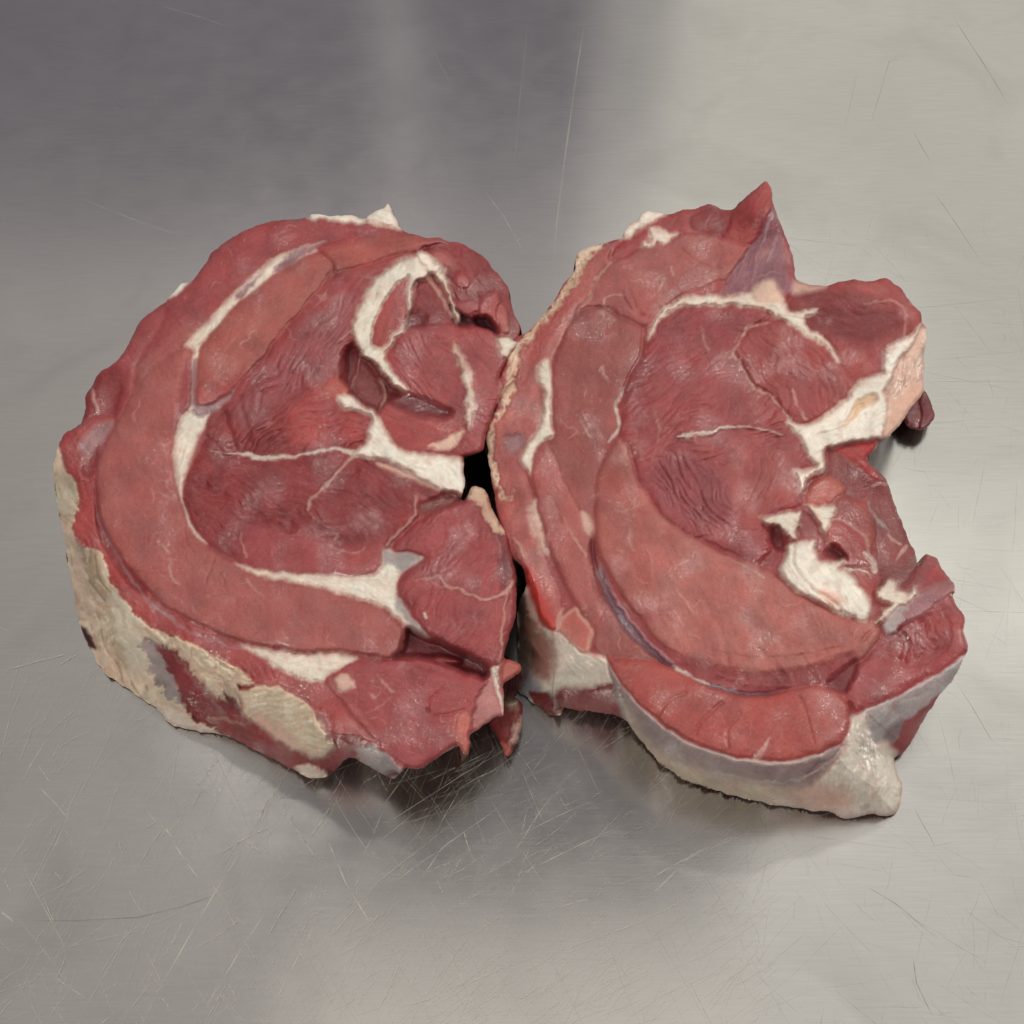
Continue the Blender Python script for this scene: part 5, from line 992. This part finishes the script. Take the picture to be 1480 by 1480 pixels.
    R(None, [(1186, 852), (1210, 858), (1222, 870), (1206, 876), (1190, 866)], (224, 186, 170), h=3.6, b=0.3, s=8, vein=0), Gr([(1146, 790), (1150, 820), (1170, 846), (1200, 866), (1218, 884)], 2.2, 1.6), Gr([(1174, 850), (1200, 874)], 1.6, 0.9), Gr([(1216, 884), (1236, 892)], 2.2, 2.6), Gr([(1200, 822), (1226, 848), (1240, 866)], 2.4, 0.7),
    Ln([(1221, 822), (1238, 824), (1254, 826), (1258, 834)], [2.5, 2.5, 2, 1], 'fat', 0.8, op=0.95, rag=0.5), Ln([(1250, 800), (1262, 812), (1264, 824)], [3, 4, 4], 'fat', 0.6, op=0.85, rag=0.4),
    R('muscle', [(1310, 842), (1326, 814), (1342, 800), (1355, 807), (1366, 827), (1382, 845), (1376, 864), (1390, 885), (1397, 900), (1395, 920), (1400, 938), (1392, 948), (1360, 970), (1317, 994), (1290, 1010), (1252, 1024), (1236, 1032), (1222, 1012), (1206, 998), (1222, 976), (1250, 950), (1272, 920), (1276, 896), (1290, 870)], 'meat', h=-0.2, b=2.2, r=18, rough=0.38, ang=-35, wr=0.12, vein=0.6, mott=1.3, s=3),
    R(None, [(1270, 925), (1300, 905), (1340, 892), (1372, 880), (1386, 900), (1372, 930), (1340, 958), (1310, 962), (1280, 950)], (140, 58, 60), h=-0.4, b=0.6, s=14, wr=0.3, ang=60, vein=0.1, rough=0.32),
    R(None, [(1272, 930), (1300, 914), (1335, 902), (1366, 890), (1380, 902), (1366, 926), (1336, 950), (1308, 958), (1284, 950)], (146, 62, 63), h=0.0, b=1.0, r=20, s=16, wr=0.32, ang=60, vein=0.1, rough=0.30, rag=1.0),
    Gr([(1300, 912), (1312, 930), (1306, 955)], 6, 1.6), Gr([(1334, 900), (1338, 922), (1352, 934)], 6, 1.4),
    R(None, [(1370, 890), (1394, 890), (1392, 930), (1370, 955), (1345, 972), (1350, 955), (1374, 925)], 'bright', h=0.8, b=0.8, s=7, vein=0.2), R(None, [(1196, 985), (1216, 968), (1238, 956), (1236, 975), (1222, 1000), (1206, 998)], 'dark', h=-1.4, b=0, s=6, vein=0), Gr([(1225, 1018), (1238, 1030), (1244, 1026)], 4, 1.6), Gr([(1246, 925), (1266, 905)], 3, 1.0),
    R('silverskin', [(1311, 872), (1336, 852), (1372, 838), (1382, 848), (1372, 860), (1350, 876), (1327, 893), (1305, 900), (1289, 916), (1278, 905), (1284, 890)], (150, 100, 104), h=1.6, b=0.8, r=7, s=4, rough=0.28, vein=0.3, ang=-30, streak=1.2),
    R(None, [(1284, 888), (1306, 872), (1312, 880), (1296, 905), (1288, 918), (1278, 908)], 'grey', h=1.8, b=0.4, s=5, rag=0.6, rough=0.25, vein=0),
    R('fat_flap', [(1262, 902), (1276, 884), (1286, 872), (1270, 866), (1268, 854), (1284, 838), (1296, 840), (1300, 852), (1312, 858), (1320, 848), (1326, 858), (1318, 868), (1302, 876), (1280, 892)], 'fat', h=1.2, b=1.2, r=7, s=3, rag=0.5, vein=0, rough=0.4),
    # --- lower muscle with the dark gap above it
    R('silverskin', [(868, 820), (876, 834), (886, 863), (910, 898), (938, 931), (966, 958), (1004, 978), (1056, 996), (1104, 1000), (1150, 996), (1170, 993), (1160, 1004), (1120, 1010), (1080, 1006), (1024, 994), (970, 968), (930, 938), (900, 906), (874, 862)], (108, 76, 86), h=-1.2, b=0, r=6, s=2.5, rough=0.28, vein=0, rag=0.2, ang=35, streak=2, label='dark violet seam'),
    Ln([(875, 838), (890, 866), (916, 902), (944, 934), (972, 958)], [2, 3, 2.5, 3, 3], (170, 140, 148), 0.4, op=0.6, rag=0.6), Ln([(972, 962), (992, 976), (1010, 984), (1022, 988)], [2, 4, 4, 2], 'fat', 0.5, op=0.75, rag=0.6),
    R('muscle', [(878, 949), (910, 952), (943, 954), (970, 966), (1000, 980), (1024, 992), (1060, 1004), (1100, 1006), (1130, 1000), (1150, 994), (1177, 992), (1204, 999), (1220, 1012), (1229, 1042), (1220, 1066), (1182, 1089), (1134, 1100), (1088, 1097), (1051, 1090), (997, 1070), (943, 1034), (905, 998), (886, 968)], (160, 72, 66), h=1.0, b=2.0, r=16, s=2, rough=0.42, ang=-50, vein=0.7, mott=1.0, streak=0.7,
      label='smooth crescent of meat at the front'),
    R(None, [(1150, 1000), (1180, 994), (1205, 1002), (1220, 1014), (1226, 1040), (1216, 1062), (1190, 1074), (1176, 1040), (1164, 1015)], 'pink', h=2.8, b=0.6, s=6, vein=0.3), Gr([(950, 1036), (965, 1015), (990, 1000)], 2.5, 0.6), Gr([(1004, 1062), (1015, 1040), (1045, 1015)], 2.5, 0.7), Gr([(1052, 1084), (1052, 1056), (1070, 1030)], 2.5, 0.6), Gr([(1156, 1006), (1168, 1040), (1176, 1072)], 2.5, 0.7),
    Ln([(1112, 1066), (1104, 1080), (1094, 1096)], [1.2, 4, 7], (206, 166, 156), 0.2, op=0.8, rag=0.6),
]
steak(right, SIL_R, ztR, RIM_R, CON_R, LAY_R, bumps=[(1105, 300, 42, 9), (1090, 420, 40, 1.5), (1190, 850, 45, 2), (1230, 440, 80, 3), (980, 600, 120, 2), (1290, 500, 50, 2)], seed=5)

# low scrap sticking out under the notch end
steak(right, [(1300, 600), (1320, 580), (1335, 562), (1343, 574), (1348, 588), (1351, 601), (1345, 614), (1337, 620), (1324, 622), (1312, 616), (1306, 609)], 0.007, None, None, [
    R('trim_scrap', [(1280, 540), (1370, 540), (1370, 640), (1280, 640)], (112, 44, 50), h=0, b=1, r=30, rough=0.4, vein=0.2, label='small dark red scrap poking out below the pale end'),
    Gr([(1325, 575), (1330, 600), (1326, 620)], 3, 1.0)], edge=10, seed=8, cname='trim_scrap')
